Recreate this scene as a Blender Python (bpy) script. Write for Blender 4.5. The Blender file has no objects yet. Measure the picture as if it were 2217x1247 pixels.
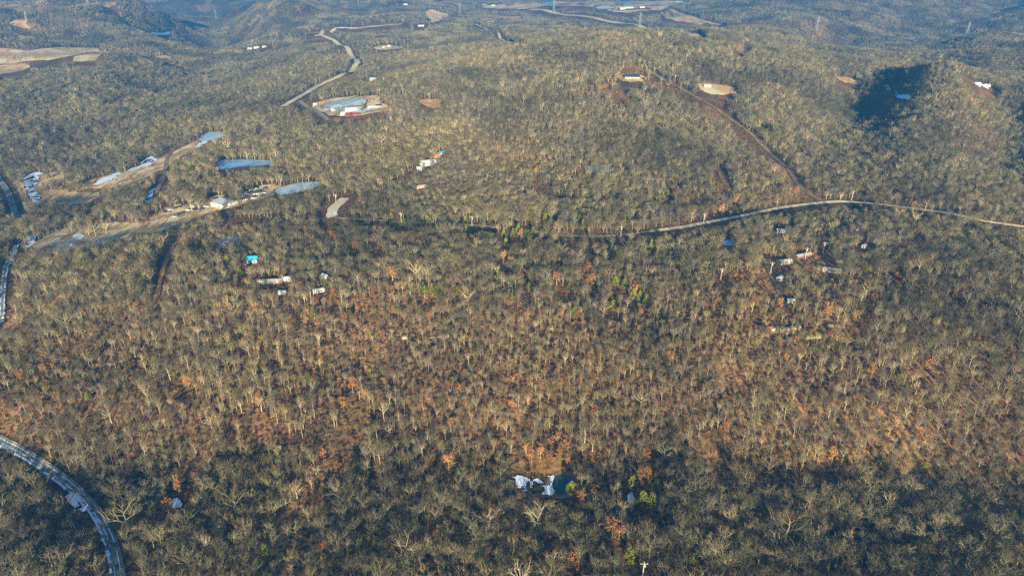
import bpy, math, random
import numpy as np
from mathutils import Vector, Matrix, geometry
R = math.radians
SC = bpy.context.scene
COL = SC.collection
# ------------------------------------------------------------------ camera, sky, sun, exposure
CAM_H = 180.0
PITCH = 25.7
FPX, CX, CY = 1478.0, 1108.5, 623.5            # focal length and centre in photo pixels (2217 x 1247)
cam_d = bpy.data.cameras.new('camera'); cam = bpy.data.objects.new('camera', cam_d); COL.objects.link(cam)
cam_d.sensor_width = 36.0; cam_d.lens = 36.0*FPX/2217.0
cam_d.clip_start = 1.0; cam_d.clip_end = 30000.0
cam.location = (0, 0, CAM_H); cam.rotation_euler = (R(90-PITCH), 0, 0)
SC.camera = cam
SUN_EL, SUN_AZ = 12.0, 5.0                    # behind the camera, a little to the right
w = bpy.data.worlds.new('World'); SC.world = w; w.use_nodes = True
nt = w.node_tree
sky = nt.nodes.new('ShaderNodeTexSky'); sky.sky_type = 'NISHITA'; sky.sun_disc = False
sky.sun_elevation = R(SUN_EL); sky.sun_rotation = R(180-SUN_AZ)
sky.altitude = 300; sky.air_density = 1.0; sky.dust_density = 0.3; sky.ozone_density = 3.0
bg = nt.nodes['Background']; bg.inputs['Strength'].default_value = 0.07
nt.links.new(sky.outputs['Color'], bg.inputs['Color'])
sun_d = bpy.data.lights.new('sun', 'SUN'); sun = bpy.data.objects.new('sun', sun_d); COL.objects.link(sun)
sun_d.energy = 5.0; sun_d.angle = R(0.5); sun_d.color = (1.0, 0.90, 0.62)
to_sun = Vector((math.sin(R(SUN_AZ)), -math.cos(R(SUN_AZ)), math.tan(R(SUN_EL)))).normalized()
sun.rotation_euler = to_sun.to_track_quat('Z', 'Y').to_euler()
SC.view_settings.view_transform = 'Standard'; SC.view_settings.look = 'None'
SC.view_settings.exposure = 1.6; SC.view_settings.gamma = 1.0
SC.cycles.use_denoising = False
SC.unit_settings.system = 'METRIC'; SC.unit_settings.scale_length = 1.5      # one unit is a metre and a half
SC.cycles.max_bounces = 4; SC.cycles.diffuse_bounces = 2; SC.cycles.glossy_bounces = 1
SC.cycles.transmission_bounces = 1; SC.cycles.volume_bounces = 0; SC.cycles.transparent_max_bounces = 4

rng = np.random.default_rng(11)
random.seed(5)

# ------------------------------------------------------------------ terrain height
def _hash(ix, iy, s):
    n = (ix.astype(np.int64)*374761393 + iy.astype(np.int64)*668265263 + s*982451653) & 0x7fffffff
    n = ((n ^ (n >> 13))*1274126177) & 0x7fffffff
    return ((n ^ (n >> 16)) & 0xffff)/65535.0
def vnoise(x, y, s=0):
    ix = np.floor(x); iy = np.floor(y); fx = x-ix; fy = y-iy
    fx = fx*fx*fx*(fx*(fx*6-15)+10); fy = fy*fy*fy*(fy*(fy*6-15)+10)
    a = _hash(ix, iy, s); b = _hash(ix+1, iy, s); c = _hash(ix, iy+1, s); d = _hash(ix+1, iy+1, s)
    return (a*(1-fx)+b*fx)*(1-fy)+(c*(1-fx)+d*fx)*fy - 0.5
def sst(a, b, v):
    t = np.clip((v-a)/(b-a), 0, 1); return t*t*(3-2*t)
HILLS = [  # cx, cy, sx, sy, angle, amp
    (150, 960, 250, 210, 0, 50),
    (-60, 620, 160, 130, 0, 8),
    (-430, 520, 110, 260, 12, -24),
    (-250, 560, 120, 60, -12, 6),
    (465, 745, 130, 36, 62, 38),
    (375, 760, 120, 40, 62, -26),
    (560, 655, 120, 36, 60, 30),
    (455, 640, 110, 40, 60, -16),
    (660, 970, 70, 34, 58, 10),
    (575, 980, 60, 32, 58, -13),
    (820, 990, 150, 45, 58, 44),
    (900, 1330, 240, 60, 55, 22),
    (480, 1420, 240, 60, 62, 22),
    (-120, 1500, 300, 200, 0, 26),
    (-520, 1150, 260, 60, 115, -20),
    (-700, 1300, 300, 120, 0, -16),
    (-1120, 1560, 180, 55, 125, 26),
    (-1130, 2000, 330, 90, 118, 75),
    (-820, 2000, 330, 90, 112, -50),
    (-760, 2350, 300, 80, 115, 50),
    (-1700, 2500, 400, 110, 125, 70),
    (-400, 2450, 300, 80, 105, 40),
    (1500, 2600, 800, 190, 40, 110),
    (1300, 1950, 300, 80, 50, -30),
    (1450, 2000, 300, 70, 50, 50),
    (150, 2400, 600, 260, 0, 20),
    (2600, 4300, 1500, 350, 0, 110),
    (-1900, 4300, 1800, 350, 4, 60),
    (300, 4800, 2400, 420, 0, 50),
]
def hfun(x, y):
    x = np.asarray(x, float); y = np.asarray(y, float)
    h = 22*sst(165, 350, y + 0.05*x + 30*vnoise(x/110, y/300, 3)) - 4.0*sst(150, 205, y)*(1-sst(205, 260, y))*(1+1.5*vnoise(x/90, y/90, 8))
    h = h - 9*(1-sst(30, 195, y))
    h = h - 14*sst(380, 640, y)*sst(100, -250, x)
    for cx, cy, sx, sy, a, amp in HILLS:
        c, s = math.cos(R(a)), math.sin(R(a))
        u = (x-cx)*c+(y-cy)*s; v = -(x-cx)*s+(y-cy)*c
        h = h + amp*np.exp(-0.5*((u/sx)**2+(v/sy)**2))
    k = 0.35+1.1*sst(550, 1900, y)
    k = k*(1+0.9*np.maximum(sst(330, 600, x)*sst(600, 900, y), np.maximum(sst(1500, 1900, y), sst(-450, -700, x)*sst(900, 1200, y))))
    k = k*(1-0.72*sst(-350, -100, x)*(1-sst(800, 1100, x))*sst(1700, 2100, y))
    h = h + k*(30*vnoise(x/520+3.3, y/360+1.7, 1) + 17*vnoise(x/230, y/150, 2) + 9*vnoise(x/120, y/80, 5)) + 3.0*vnoise(x/55, y/45, 4)
    return h
def axis(lo, hi, segs):
    v = [lo]
    while v[-1] < hi:
        d = abs(v[-1]); st = segs[-1][1]
        for lim, s in segs:
            if d < lim: st = s; break
        v.append(v[-1]+st)
    return np.array(v)
GX = axis(-9000, 9000, [(800, 8), (1600, 16), (3200, 36), (99999, 160)])
GY = axis(-2500, 11500, [(1200, 8), (2600, 14), (4800, 30), (99999, 150)])
XX, YY = np.meshgrid(GX, GY)
HH = hfun(XX, YY)
def hz(x, y):
    x = np.asarray(x, float); y = np.asarray(y, float)
    i = np.clip(np.searchsorted(GX, x)-1, 0, len(GX)-2); j = np.clip(np.searchsorted(GY, y)-1, 0, len(GY)-2)
    fx = np.clip((x-GX[i])/(GX[i+1]-GX[i]), 0, 1); fy = np.clip((y-GY[j])/(GY[j+1]-GY[j]), 0, 1)
    return (HH[j, i]*(1-fx)+HH[j, i+1]*fx)*(1-fy)+(HH[j+1, i]*(1-fx)+HH[j+1, i+1]*fx)*fy
cp, sp = math.cos(R(PITCH)), math.sin(R(PITCH))
def ground(px, py):
    """the point of the terrain seen at a photo pixel"""
    a = (px-CX)/FPX; b = -(py-CY)/FPX
    d = np.array([a, cp+b*sp, b*cp-sp]); d /= np.linalg.norm(d)
    t = np.concatenate([np.arange(100, 1500, 3.0), np.arange(1500, 9000, 8.0)])
    z = CAM_H+d[2]*t-hz(d[0]*t, d[1]*t)
    k = np.argmax(z < 0)
    if z[k] >= 0: k = len(t)-1
    lo, hi = t[max(k-1, 0)], t[k]
    for _ in range(14):
        m = (lo+hi)/2
        if CAM_H+d[2]*m-float(hz(d[0]*m, d[1]*m)) < 0: hi = m
        else: lo = m
    return d[0]*hi, d[1]*hi
def proj(x, y, z):
    zz = z-CAM_H
    f = y*cp-zz*sp; u = y*sp+zz*cp
    return CX+FPX*x/f, CY-FPX*u/f
# ------------------------------------------------------------------ tags, mesh helpers
def tag(o, label=None, cat=None, group=None, kind=None):
    if label: o['label'] = label
    if cat: o['category'] = cat
    if group: o['group'] = group
    if kind: o['kind'] = kind
    return o
class MB:
    def __init__(s): s.v = []; s.f = []; s.m = []
    def add(s, vs, fs, mi=0):
        o = len(s.v); s.v.extend(vs); s.f.extend([tuple(i+o for i in f) for f in fs]); s.m.extend([mi]*len(fs))
    def box(s, x0, x1, y0, y1, z0, z1, mi=0):
        s.add([(x0,y0,z0),(x1,y0,z0),(x1,y1,z0),(x0,y1,z0),(x0,y0,z1),(x1,y0,z1),(x1,y1,z1),(x0,y1,z1)],
              [(0,3,2,1),(4,5,6,7),(0,1,5,4),(1,2,6,5),(2,3,7,6),(3,0,4,7)], mi)
    def tube(s, pts, rad, n=4, mi=0, cap=False):
        ring0 = len(s.v); P = [Vector(p) for p in pts]
        for i, p in enumerate(P):
            d = (P[min(i+1, len(P)-1)]-P[max(i-1, 0)]).normalized()
            a = d.cross(Vector((0.31, 0.87, 0.38))).normalized(); b = d.cross(a)
            for k in range(n):
                t = 2*math.pi*k/n; q = p+(a*math.cos(t)+b*math.sin(t))*rad[i]
                s.v.append((q.x, q.y, q.z))
        for i in range(len(P)-1):
            for k in range(n):
                k2 = (k+1) % n; o = ring0+i*n
                s.f.append((o+k, o+k2, o+n+k2, o+n+k)); s.m.append(mi)
        if cap:
            o = ring0+(len(P)-1)*n; s.f.append(tuple(o+k for k in range(n))); s.m.append(mi)
    def mesh(s, name, mats):
        me = bpy.data.meshes.new(name); me.from_pydata(s.v, [], s.f)
        for m in mats: me.materials.append(m)
        if any(s.m): me.polygons.foreach_set('material_index', s.m)
        me.update(); return me
    def build(s, name, mats, parent=None, loc=(0,0,0), rz=0):
        if not isinstance(mats, (list, tuple)): mats = [mats]
        o = bpy.data.objects.new(name, s.mesh(name, mats)); COL.objects.link(o)
        o.location = loc; o.rotation_euler.z = rz
        if parent: o.parent = parent
        return o
def empty(name, loc, rz=0):
    o = bpy.data.objects.new(name, None); COL.objects.link(o); o.empty_display_size = 1
    o.location = loc; o.rotation_euler.z = rz; return o
def copy_tree(o, parent=None):
    c = o.copy(); COL.objects.link(c); c.parent = parent
    for ch in list(o.children): copy_tree(ch, c)
    return c
# ------------------------------------------------------------------ materials
def mat(name, col, rough=0.8, col2=None, scale=1.0, detail=4, spec=0.2, metal=0.0, rnd=0.0, coords='Object', lo=0.35, hi=0.65, bump=0.0):
    m = bpy.data.materials.new(name); m.use_nodes = True; t = m.node_tree; b = t.nodes['Principled BSDF']
    b.inputs['Roughness'].default_value = rough; b.inputs['Metallic'].default_value = metal
    b.inputs['Specular IOR Level'].default_value = spec
    b.inputs['Base Color'].default_value = (*col, 1)
    out = None
    if col2:
        tc = t.nodes.new('ShaderNodeTexCoord'); n = t.nodes.new('ShaderNodeTexNoise')
        n.inputs['Scale'].default_value = scale; n.inputs['Detail'].default_value = detail
        t.links.new(tc.outputs[coords], n.inputs['Vector'])
        r = t.nodes.new('ShaderNodeValToRGB'); r.color_ramp.elements[0].position = lo; r.color_ramp.elements[1].position = hi
        r.color_ramp.elements[0].color = (*col, 1); r.color_ramp.elements[1].color = (*col2, 1)
        t.links.new(n.outputs['Fac'], r.inputs['Fac']); out = r.outputs['Color']
        if bump:
            bp = t.nodes.new('ShaderNodeBump'); bp.inputs['Strength'].default_value = bump; bp.inputs['Distance'].default_value = 0.2
            t.links.new(n.outputs['Fac'], bp.inputs['Height']); t.links.new(bp.outputs['Normal'], b.inputs['Normal'])
    if rnd:
        oi = t.nodes.new('ShaderNodeObjectInfo'); hs = t.nodes.new('ShaderNodeHueSaturation')
        if out: t.links.new(out, hs.inputs['Color'])
        else: hs.inputs['Color'].default_value = (*col, 1)
        mr = t.nodes.new('ShaderNodeMapRange'); mr.inputs['To Min'].default_value = 1-rnd; mr.inputs['To Max'].default_value = 1+rnd
        t.links.new(oi.outputs['Random'], mr.inputs['Value']); t.links.new(mr.outputs['Result'], hs.inputs['Value']); out = hs.outputs['Color']
    if out: t.links.new(out, b.inputs['Base Color'])
    return m
def bark_mat(name, stops):
    """bark whose tone differs from tree to tree"""
    m = bpy.data.materials.new(name); m.use_nodes = True; t = m.node_tree; b = t.nodes['Principled BSDF']
    b.inputs['Roughness'].default_value = 0.9; b.inputs['Specular IOR Level'].default_value = 0.1
    oi = t.nodes.new('ShaderNodeObjectInfo'); r = t.nodes.new('ShaderNodeValToRGB')
    while len(r.color_ramp.elements) < len(stops): r.color_ramp.elements.new(0.5)
    for e, (p, c) in zip(r.color_ramp.elements, stops): e.position = p; e.color = (*c, 1)
    t.links.new(oi.outputs['Random'], r.inputs['Fac'])
    n = t.nodes.new('ShaderNodeTexNoise'); n.inputs['Scale'].default_value = 0.9
    tc = t.nodes.new('ShaderNodeTexCoord'); t.links.new(tc.outputs['Object'], n.inputs['Vector'])
    mr = t.nodes.new('ShaderNodeMapRange'); mr.inputs['To Min'].default_value = 0.55; mr.inputs['To Max'].default_value = 1.45
    t.links.new(n.outputs['Fac'], mr.inputs['Value'])
    mx = t.nodes.new('ShaderNodeMix'); mx.data_type = 'RGBA'; mx.blend_type = 'MULTIPLY'; mx.inputs[0].default_value = 1
    t.links.new(r.outputs['Color'], mx.inputs[6]); t.links.new(mr.outputs['Result'], mx.inputs[7])
    ge = t.nodes.new('ShaderNodeNewGeometry'); n4 = t.nodes.new('ShaderNodeTexNoise'); n4.inputs['Scale'].default_value = 0.011; n4.inputs['Detail'].default_value = 4
    t.links.new(ge.outputs['Position'], n4.inputs['Vector'])
    r4 = t.nodes.new('ShaderNodeValToRGB'); r4.color_ramp.elements.new(0.5)
    for e, (p, c) in zip(r4.color_ramp.elements, [(0.36, (0.62, 0.60, 0.60)), (0.5, (1.0, 0.97, 0.90)), (0.64, (1.18, 1.10, 0.88))]): e.position = p; e.color = (*c, 1)
    t.links.new(n4.outputs['Fac'], r4.inputs['Fac'])
    m4 = t.nodes.new('ShaderNodeMix'); m4.data_type = 'RGBA'; m4.blend_type = 'MULTIPLY'; m4.inputs[0].default_value = 1
    t.links.new(mx.outputs[2], m4.inputs[6]); t.links.new(r4.outputs['Color'], m4.inputs[7])
    t.links.new(m4.outputs[2], b.inputs['Base Color'])
    return m
M = {}
M['bark'] = bark_mat('pale_bark', [(0, (0.13, 0.115, 0.08)), (0.55, (0.25, 0.225, 0.15)), (0.85, (0.40, 0.36, 0.24)), (1, (0.60, 0.56, 0.40))])
M['twig'] = bark_mat('twig_bark', [(0, (0.10, 0.085, 0.055)), (0.45, (0.165, 0.145, 0.09)), (0.84, (0.23, 0.21, 0.135)), (0.92, (0.22, 0.15, 0.08)), (1, (0.27, 0.16, 0.075))])
M['russet'] = mat('russet_leaves', (0.28, 0.09, 0.025), col2=(0.50, 0.21, 0.055), scale=0.8, rnd=0.35, rough=0.7)
M['cedar'] = mat('cedar_leaves', (0.05, 0.085, 0.012), col2=(0.24, 0.24, 0.02), scale=0.7, rnd=0.45, rough=0.8)
M['brush'] = mat('russet_brush', (0.20, 0.09, 0.03), col2=(0.46, 0.26, 0.10), scale=0.5, rnd=0.45, rough=0.9)
M['field'] = mat('dry_grass', (0.74, 0.56, 0.31), col2=(0.40, 0.26, 0.13), scale=0.09, detail=12, rough=1.0, coords='Object', lo=0.43, hi=0.56)
M['pale_field'] = mat('pale_grass', (0.72, 0.60, 0.35), col2=(0.58, 0.38, 0.20), scale=0.03, detail=12, rough=1.0, lo=0.42, hi=0.58)
M['orange_field'] = mat('orange_grass', (0.66, 0.44, 0.21), col2=(0.42, 0.27, 0.13), scale=0.08, detail=12, rough=1.0, lo=0.43, hi=0.57)
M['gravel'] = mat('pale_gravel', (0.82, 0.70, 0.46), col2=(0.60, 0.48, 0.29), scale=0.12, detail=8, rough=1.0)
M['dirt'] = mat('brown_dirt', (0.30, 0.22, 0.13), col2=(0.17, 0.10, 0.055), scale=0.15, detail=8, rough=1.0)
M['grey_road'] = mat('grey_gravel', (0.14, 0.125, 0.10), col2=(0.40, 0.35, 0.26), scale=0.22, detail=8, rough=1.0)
M['snow'] = mat('old_snow', (0.82, 0.87, 0.95), col2=(0.66, 0.74, 0.86), scale=0.3, detail=5, rough=0.6)
M['ice'] = mat('pond_ice', (0.30, 0.46, 0.54), col2=(0.58, 0.64, 0.62), scale=0.09, detail=4, rough=0.35, spec=0.5)
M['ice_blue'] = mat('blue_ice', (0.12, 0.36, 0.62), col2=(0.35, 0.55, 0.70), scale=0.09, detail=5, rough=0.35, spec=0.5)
M['pool'] = mat('dark_pool', (0.02, 0.06, 0.065), col2=(0.035, 0.08, 0.07), scale=0.2, rough=0.12, spec=0.5)
M['rock'] = mat('pale_rock', (0.52, 0.43, 0.26), col2=(0.30, 0.24, 0.16), scale=0.6, detail=8, rough=0.95)
M['white'] = mat('white_paint', (0.66, 0.64, 0.58), col2=(0.52, 0.50, 0.44), scale=0.5, rough=0.55)
M['white_metal'] = mat('white_roof_metal', (0.62, 0.64, 0.64), col2=(0.48, 0.50, 0.50), scale=0.4, rough=0.4)
M['grey_metal'] = mat('galvanised_steel', (0.55, 0.55, 0.53), rough=0.5, metal=0.2)
M['dark_roof'] = mat('dark_shingles_barn_shade', (0.03, 0.035, 0.06), col2=(0.05, 0.055, 0.08), scale=2, rough=0.85)  # real dark roofs, and the shade painted on the barn's rear slope
M['teal_roof'] = mat('turquoise_roof', (0.03, 0.48, 0.66), col2=(0.05, 0.36, 0.55), scale=0.6, rough=0.45)
M['brown_wall'] = mat('brown_siding', (0.24, 0.15, 0.09), col2=(0.18, 0.11, 0.07), scale=1.5)
M['tan_wall'] = mat('tan_siding', (0.50, 0.44, 0.32), col2=(0.42, 0.36, 0.26), scale=1.0)
M['old_roof'] = mat('weathered_roof', (0.50, 0.46, 0.37), col2=(0.32, 0.29, 0.23), scale=0.8)
M['red'] = mat('red_metal', (0.30, 0.07, 0.055), col2=(0.24, 0.07, 0.06), scale=0.6, rough=0.5)
M['orange_tarp'] = mat('orange_roofing', (0.55, 0.24, 0.10), col2=(0.45, 0.18, 0.08), scale=0.9)
M['glass'] = mat('window_glass', (0.03, 0.04, 0.055), rough=0.12, spec=0.6)
M['tyre'] = mat('tyre_rubber', (0.02, 0.02, 0.02), rough=0.9)
M['pylon_steel'] = mat('pylon_steel', (0.34, 0.35, 0.35), rough=0.6)
M['pole'] = mat('pole_wood', (0.50, 0.44, 0.34), col2=(0.36, 0.30, 0.22), scale=1.2, rough=0.9)
for nm, c in dict(black=(0.02, 0.02, 0.025), navy=(0.03, 0.05, 0.12), silver=(0.5, 0.5, 0.5), carwhite=(0.75, 0.75, 0.73), maroon=(0.2, 0.03, 0.03), blue=(0.03, 0.16, 0.45)).items():
    M['car_'+nm] = mat('car_paint_'+nm, c, rough=0.3, spec=0.5)
# ground: leaf litter
g = bpy.data.materials.new('leaf_litter'); g.use_nodes = True; t = g.node_tree; b = t.nodes['Principled BSDF']
b.inputs['Roughness'].default_value = 1.0; b.inputs['Specular IOR Level'].default_value = 0.05
tc = t.nodes.new('ShaderNodeTexCoord')
def noise(scale, det): 
    n = t.nodes.new('ShaderNodeTexNoise'); n.inputs['Scale'].default_value = scale; n.inputs['Detail'].default_value = det
    t.links.new(tc.outputs['Object'], n.inputs['Vector']); return n
def ramp(n, els):
    r = t.nodes.new('ShaderNodeValToRGB')
    while len(r.color_ramp.elements) < len(els): r.color_ramp.elements.new(0.5)
    for e, (p, c) in zip(r.color_ramp.elements, els): e.position = p; e.color = (*c, 1)
    t.links.new(n.outputs['Fac'], r.inputs['Fac']); return r
n1 = noise(0.02, 6); n2 = noise(0.6, 8); n3 = noise(1.3, 3)
r1 = ramp(n1, [(0.34, (0.09, 0.07, 0.045)), (0.50, (0.17, 0.105, 0.055)), (0.62, (0.30, 0.175, 0.08)), (0.75, (0.38, 0.235, 0.11))])
r2 = ramp(n2, [(0.38, (0.28, 0.28, 0.28)), (0.62, (1.6, 1.5, 1.4))])
mx = t.nodes.new('ShaderNodeMix'); mx.data_type = 'RGBA'; mx.blend_type = 'MULTIPLY'; mx.inputs[0].default_value = 1
t.links.new(r1.outputs['Color'], mx.inputs[6]); t.links.new(r2.outputs['Color'], mx.inputs[7])
r3 = ramp(n3, [(0.70, (0, 0, 0)), (0.78, (1, 1, 1))])
mx2 = t.nodes.new('ShaderNodeMix'); mx2.data_type = 'RGBA'; t.links.new(r3.outputs['Color'], mx2.inputs[0])
t.links.new(mx.outputs[2], mx2.inputs[6]); mx2.inputs[7].default_value = (0.42, 0.36, 0.27, 1)
t.links.new(mx2.outputs[2], b.inputs['Base Color'])
# ------------------------------------------------------------------ the ground sheet
nx, ny = len(GX), len(GY)
me = bpy.data.meshes.new('ground'); me.vertices.add(nx*ny)
me.vertices.foreach_set('co', np.stack([XX.ravel(), YY.ravel(), HH.ravel()], 1).ravel())
ii = (np.arange(ny-1)[:, None]*nx+np.arange(nx-1)[None, :]).ravel()
quads = np.stack([ii, ii+1, ii+nx+1, ii+nx], 1)
me.loops.add(len(quads)*4); me.loops.foreach_set('vertex_index', quads.ravel())
me.polygons.add(len(quads)); me.polygons.foreach_set('loop_start', np.arange(len(quads))*4)
me.update(calc_edges=True); me.polygons.foreach_set('use_smooth', np.ones(len(quads), bool))
me.materials.append(g)
o = bpy.data.objects.new('ground', me); COL.objects.link(o)
tag(o, 'hilly woodland ground under brown fallen leaves', 'ground', kind='structure')
# ------------------------------------------------------------------ clearing mask (world raster, 3 m)
MX0, MY0, MS = -3300.0, 80.0, 3.0
MW, MH = 2200, 1800
MASK = np.zeros((MH, MW), bool); FIELD = np.zeros((MH, MW), bool); HARD = np.zeros((MH, MW), bool)
MGX = MX0+MS*(np.arange(MW)+0.5); MGY = MY0+MS*(np.arange(MH)+0.5)
def mask_poly(P, soft=False):
    P = np.array(P)
    i0 = max(int((P[:, 0].min()-MX0)/MS)-1, 0); i1 = min(int((P[:, 0].max()-MX0)/MS)+2, MW)
    j0 = max(int((P[:, 1].min()-MY0)/MS)-1, 0); j1 = min(int((P[:, 1].max()-MY0)/MS)+2, MH)
    if i1 <= i0 or j1 <= j0: return
    X, Y = np.meshgrid(MGX[i0:i1], MGY[j0:j1]); ins = np.zeros(X.shape, bool)
    n = len(P)
    for k in range(n):
        x1, y1 = P[k]; x2, y2 = P[(k+1) % n]
        if y1 == y2: continue
        c = ((y1 > Y) != (y2 > Y)) & (X < (x2-x1)*(Y-y1)/(y2-y1)+x1); ins ^= c
    MASK[j0:j1, i0:i1] |= ins; (FIELD if soft else HARD)[j0:j1, i0:i1] |= ins
def mask_line(P, r):
    P = np.array(P)
    for k in range(len(P)-1):
        a, b_ = P[k], P[k+1]
        i0 = max(int((min(a[0], b_[0])-r-MX0)/MS), 0); i1 = min(int((max(a[0], b_[0])+r-MX0)/MS)+2, MW)
        j0 = max(int((min(a[1], b_[1])-r-MY0)/MS), 0); j1 = min(int((max(a[1], b_[1])+r-MY0)/MS)+2, MH)
        if i1 <= i0 or j1 <= j0: continue
        X, Y = np.meshgrid(MGX[i0:i1], MGY[j0:j1]); d = b_-a; L = max(float(d@d), 1e-6)
        tt = np.clip(((X-a[0])*d[0]+(Y-a[1])*d[1])/L, 0, 1)
        q_ = (X-a[0]-tt*d[0])**2+(Y-a[1]-tt*d[1])**2 < r*r; MASK[j0:j1, i0:i1] |= q_; HARD[j0:j1, i0:i1] |= q_
def clump(x, y):
    i = np.clip(((x-MX0)/MS).astype(int), 0, MW-1); j = np.clip(((y-MY0)/MS).astype(int), 0, MH-1)
    s_ = 1+np.hypot(x, y)/900
    return FIELD[j, i] & ~HARD[j, i] & (vnoise(x/(16*s_), y/(22*s_), 61)+0.5*vnoise(x/(6*s_), y/(7*s_), 62) > 0.40)
def in_mask(x, y):
    i = ((x-MX0)/MS).astype(int); j = ((y-MY0)/MS).astype(int)
    ok = (i >= 0) & (i < MW) & (j >= 0) & (j < MH)
    return ok & MASK[np.clip(j, 0, MH-1), np.clip(i, 0, MW-1)]
# ------------------------------------------------------------------ sheets draped on the ground
def smooth_closed(P, n=6, jit=0.0, seed=0):
    rs = np.random.default_rng(seed); P = np.array(P); out = []; L = len(P)
    size = np.ptp(P, axis=0).mean()
    for k in range(L):
        p0, p1, p2, p3 = P[k-1], P[k], P[(k+1) % L], P[(k+2) % L]
        for i in range(n):
            s = i/n; q = 0.5*((2*p1)+(-p0+p2)*s+(2*p0-5*p1+4*p2-p3)*s*s+(-p0+3*p1-3*p2+p3)*s**3)
            if jit: q = q+rs.normal(0, jit, 2)*min(1, size/60)
            out.append(q)
    return out
def off_at(x, y): return 0.06+0.00012*math.hypot(x, y)*1.0
def sheet(name, px, m, layer=1, jit=0.8, clear=True, label=None, cat=None, kind='structure', step=None, seed=1, world=None, holes=None):
    P = world if world is not None else [ground(*p) for p in px]
    S = smooth_closed(P, 5, jit*(1+math.hypot(*P[0])/450) if name == 'field' else jit, seed)
    A = np.array(S); x0, y0 = A.min(0); x1, y1 = A.max(0)
    st = step or max(3.0, min((x1-x0), (y1-y0))/14)
    pts = [Vector((float(a), float(b))) for a, b in S]; n = len(pts)
    X, Y = np.meshgrid(np.arange(x0+st/2, x1, st), np.arange(y0+st/2, y1, st))
    pts += [Vector((float(a), float(b))) for a, b in zip(X.ravel(), Y.ravel())]
    v, e, f, *_ = geometry.delaunay_2d_cdt(pts, [], [list(range(n))], 1, 1e-3)
    V = np.array([(q.x, q.y) for q in v])
    z = hz(V[:, 0], V[:, 1]); off = (0.08+0.0003*np.hypot(V[:, 0], V[:, 1]))*layer
    fs = [tuple(q) for q in f]
    if holes:
        cx_ = np.array([V[list(q)].mean(0) for q in fs]); hn = vnoise(cx_[:, 0]/(st*3.0), cx_[:, 1]/(st*3.0), 71)+0.6*vnoise(cx_[:, 0]/(st*1.1), cx_[:, 1]/(st*1.1), 72)
        fs = [q for q, h_ in zip(fs, hn) if h_ < holes]
    mb = MB(); mb.add([(float(a), float(b), float(c)) for a, b, c in zip(V[:, 0], V[:, 1], z+off)], fs)
    ob = mb.build(name, m); tag(ob, label, cat, kind=kind)
    if clear: mask_poly(S, name == 'field')
    return ob
def spline(P, step):
    P = np.array(P); out = []
    for k in range(len(P)-1):
        p0, p1, p2, p3 = P[max(k-1, 0)], P[k], P[k+1], P[min(k+2, len(P)-1)]
        n = max(2, int(np.linalg.norm(p2-p1)/step))
        for i in range(n):
            s = i/n; out.append(0.5*((2*p1)+(-p0+p2)*s+(2*p0-5*p1+4*p2-p3)*s*s+(-p0+3*p1-3*p2+p3)*s**3))
    out.append(P[-1]); return np.array(out)
def road(name, px, width, m, clear, label, layer=2, rough=0.5, seed=1, off=0.0, world=None, gaps=None, kind='structure', cat='road', step=6):
    P = world if world is not None else [ground(*p) for p in px]
    S = spline(P, step)
    if clear: mask_line(S, clear)
    T = np.gradient(S, axis=0); T /= np.linalg.norm(T, axis=1)[:, None]; N = np.stack([T[:, 1], -T[:, 0]], 1)
    rs = np.random.default_rng(seed); K = 5; mb = MB(); wl = width/2*(1+rs.normal(0, rough*0.25, len(S))); wr = width/2*(1+rs.normal(0, rough*0.25, len(S)))
    S = S+N*off
    ks = np.linspace(0, 1, K)
    W = S[:, None, :]+N[:, None, :]*(-wl[:, None]+(wl+wr)[:, None]*ks[None, :])[:, :, None]
    z = hz(W[..., 0], W[..., 1])+(0.08+0.0003*np.hypot(W[..., 0], W[..., 1]))*layer
    vs = [(float(a), float(b_), float(c)) for a, b_, c in zip(W[..., 0].ravel(), W[..., 1].ravel(), z.ravel())]
    fs = []
    for i in range(len(S)-1):
        if gaps and rs.random() < gaps: continue
        for k in range(K-1): fs.append((i*K+k, i*K+k+1, (i+1)*K+k+1, (i+1)*K+k))
    mb.add(vs, fs); ob = mb.build(name, m); tag(ob, label, cat, kind=kind); return S
road('gravel_road', [(612,232),(640,216),(665,202),(700,182),(740,163),(768,146),(773,133),(757,115),(732,97),(712,84),(694,77)], 9.5, M['gravel'], 10, 'pale gravel road winding down the wooded slope at upper left')
road('gravel_track', [(684,78),(697,74),(720,68),(780,62),(830,57),(870,54)], 9, M['gravel'], 20, 'pale gravel track running right from the winding road')
R2 = road('ridge_road', [(1425,500),(1470,494),(1540,481),(1600,470),(1660,457),(1720,447),(1780,440),(1830,438),(1880,441),(1940,448),(2000,456),(2060,464),(2130,480),(2230,494),(2320,510)], 3.8, M['gravel'], 3.0, 'pale gravel road curving along the right of the woodland')
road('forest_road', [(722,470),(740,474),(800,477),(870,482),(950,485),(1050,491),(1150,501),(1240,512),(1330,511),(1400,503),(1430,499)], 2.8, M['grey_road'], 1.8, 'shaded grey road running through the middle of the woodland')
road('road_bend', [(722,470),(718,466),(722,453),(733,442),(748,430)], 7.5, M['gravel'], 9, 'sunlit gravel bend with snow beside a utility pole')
road('dirt_track', [(1785,438),(1740,412),(1690,352),(1640,305),(1600,272),(1540,230),(1490,202),(1440,176),(1400,152),(1368,138)], 3.5, M['dirt'], 3.2, 'straight brown dirt track climbing the central hill')
ctr4 = [(-90,912),(-40,933),(0,955),(60,987),(130,1035),(180,1077),(215,1120),(238,1168),(250,1215),(256,1262),(262,1330)]
road('lane', ctr4, 4.4, M['grey_road'], 3.0, 'grey gravel lane curving through the bottom left corner', rough=0.3)
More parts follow.
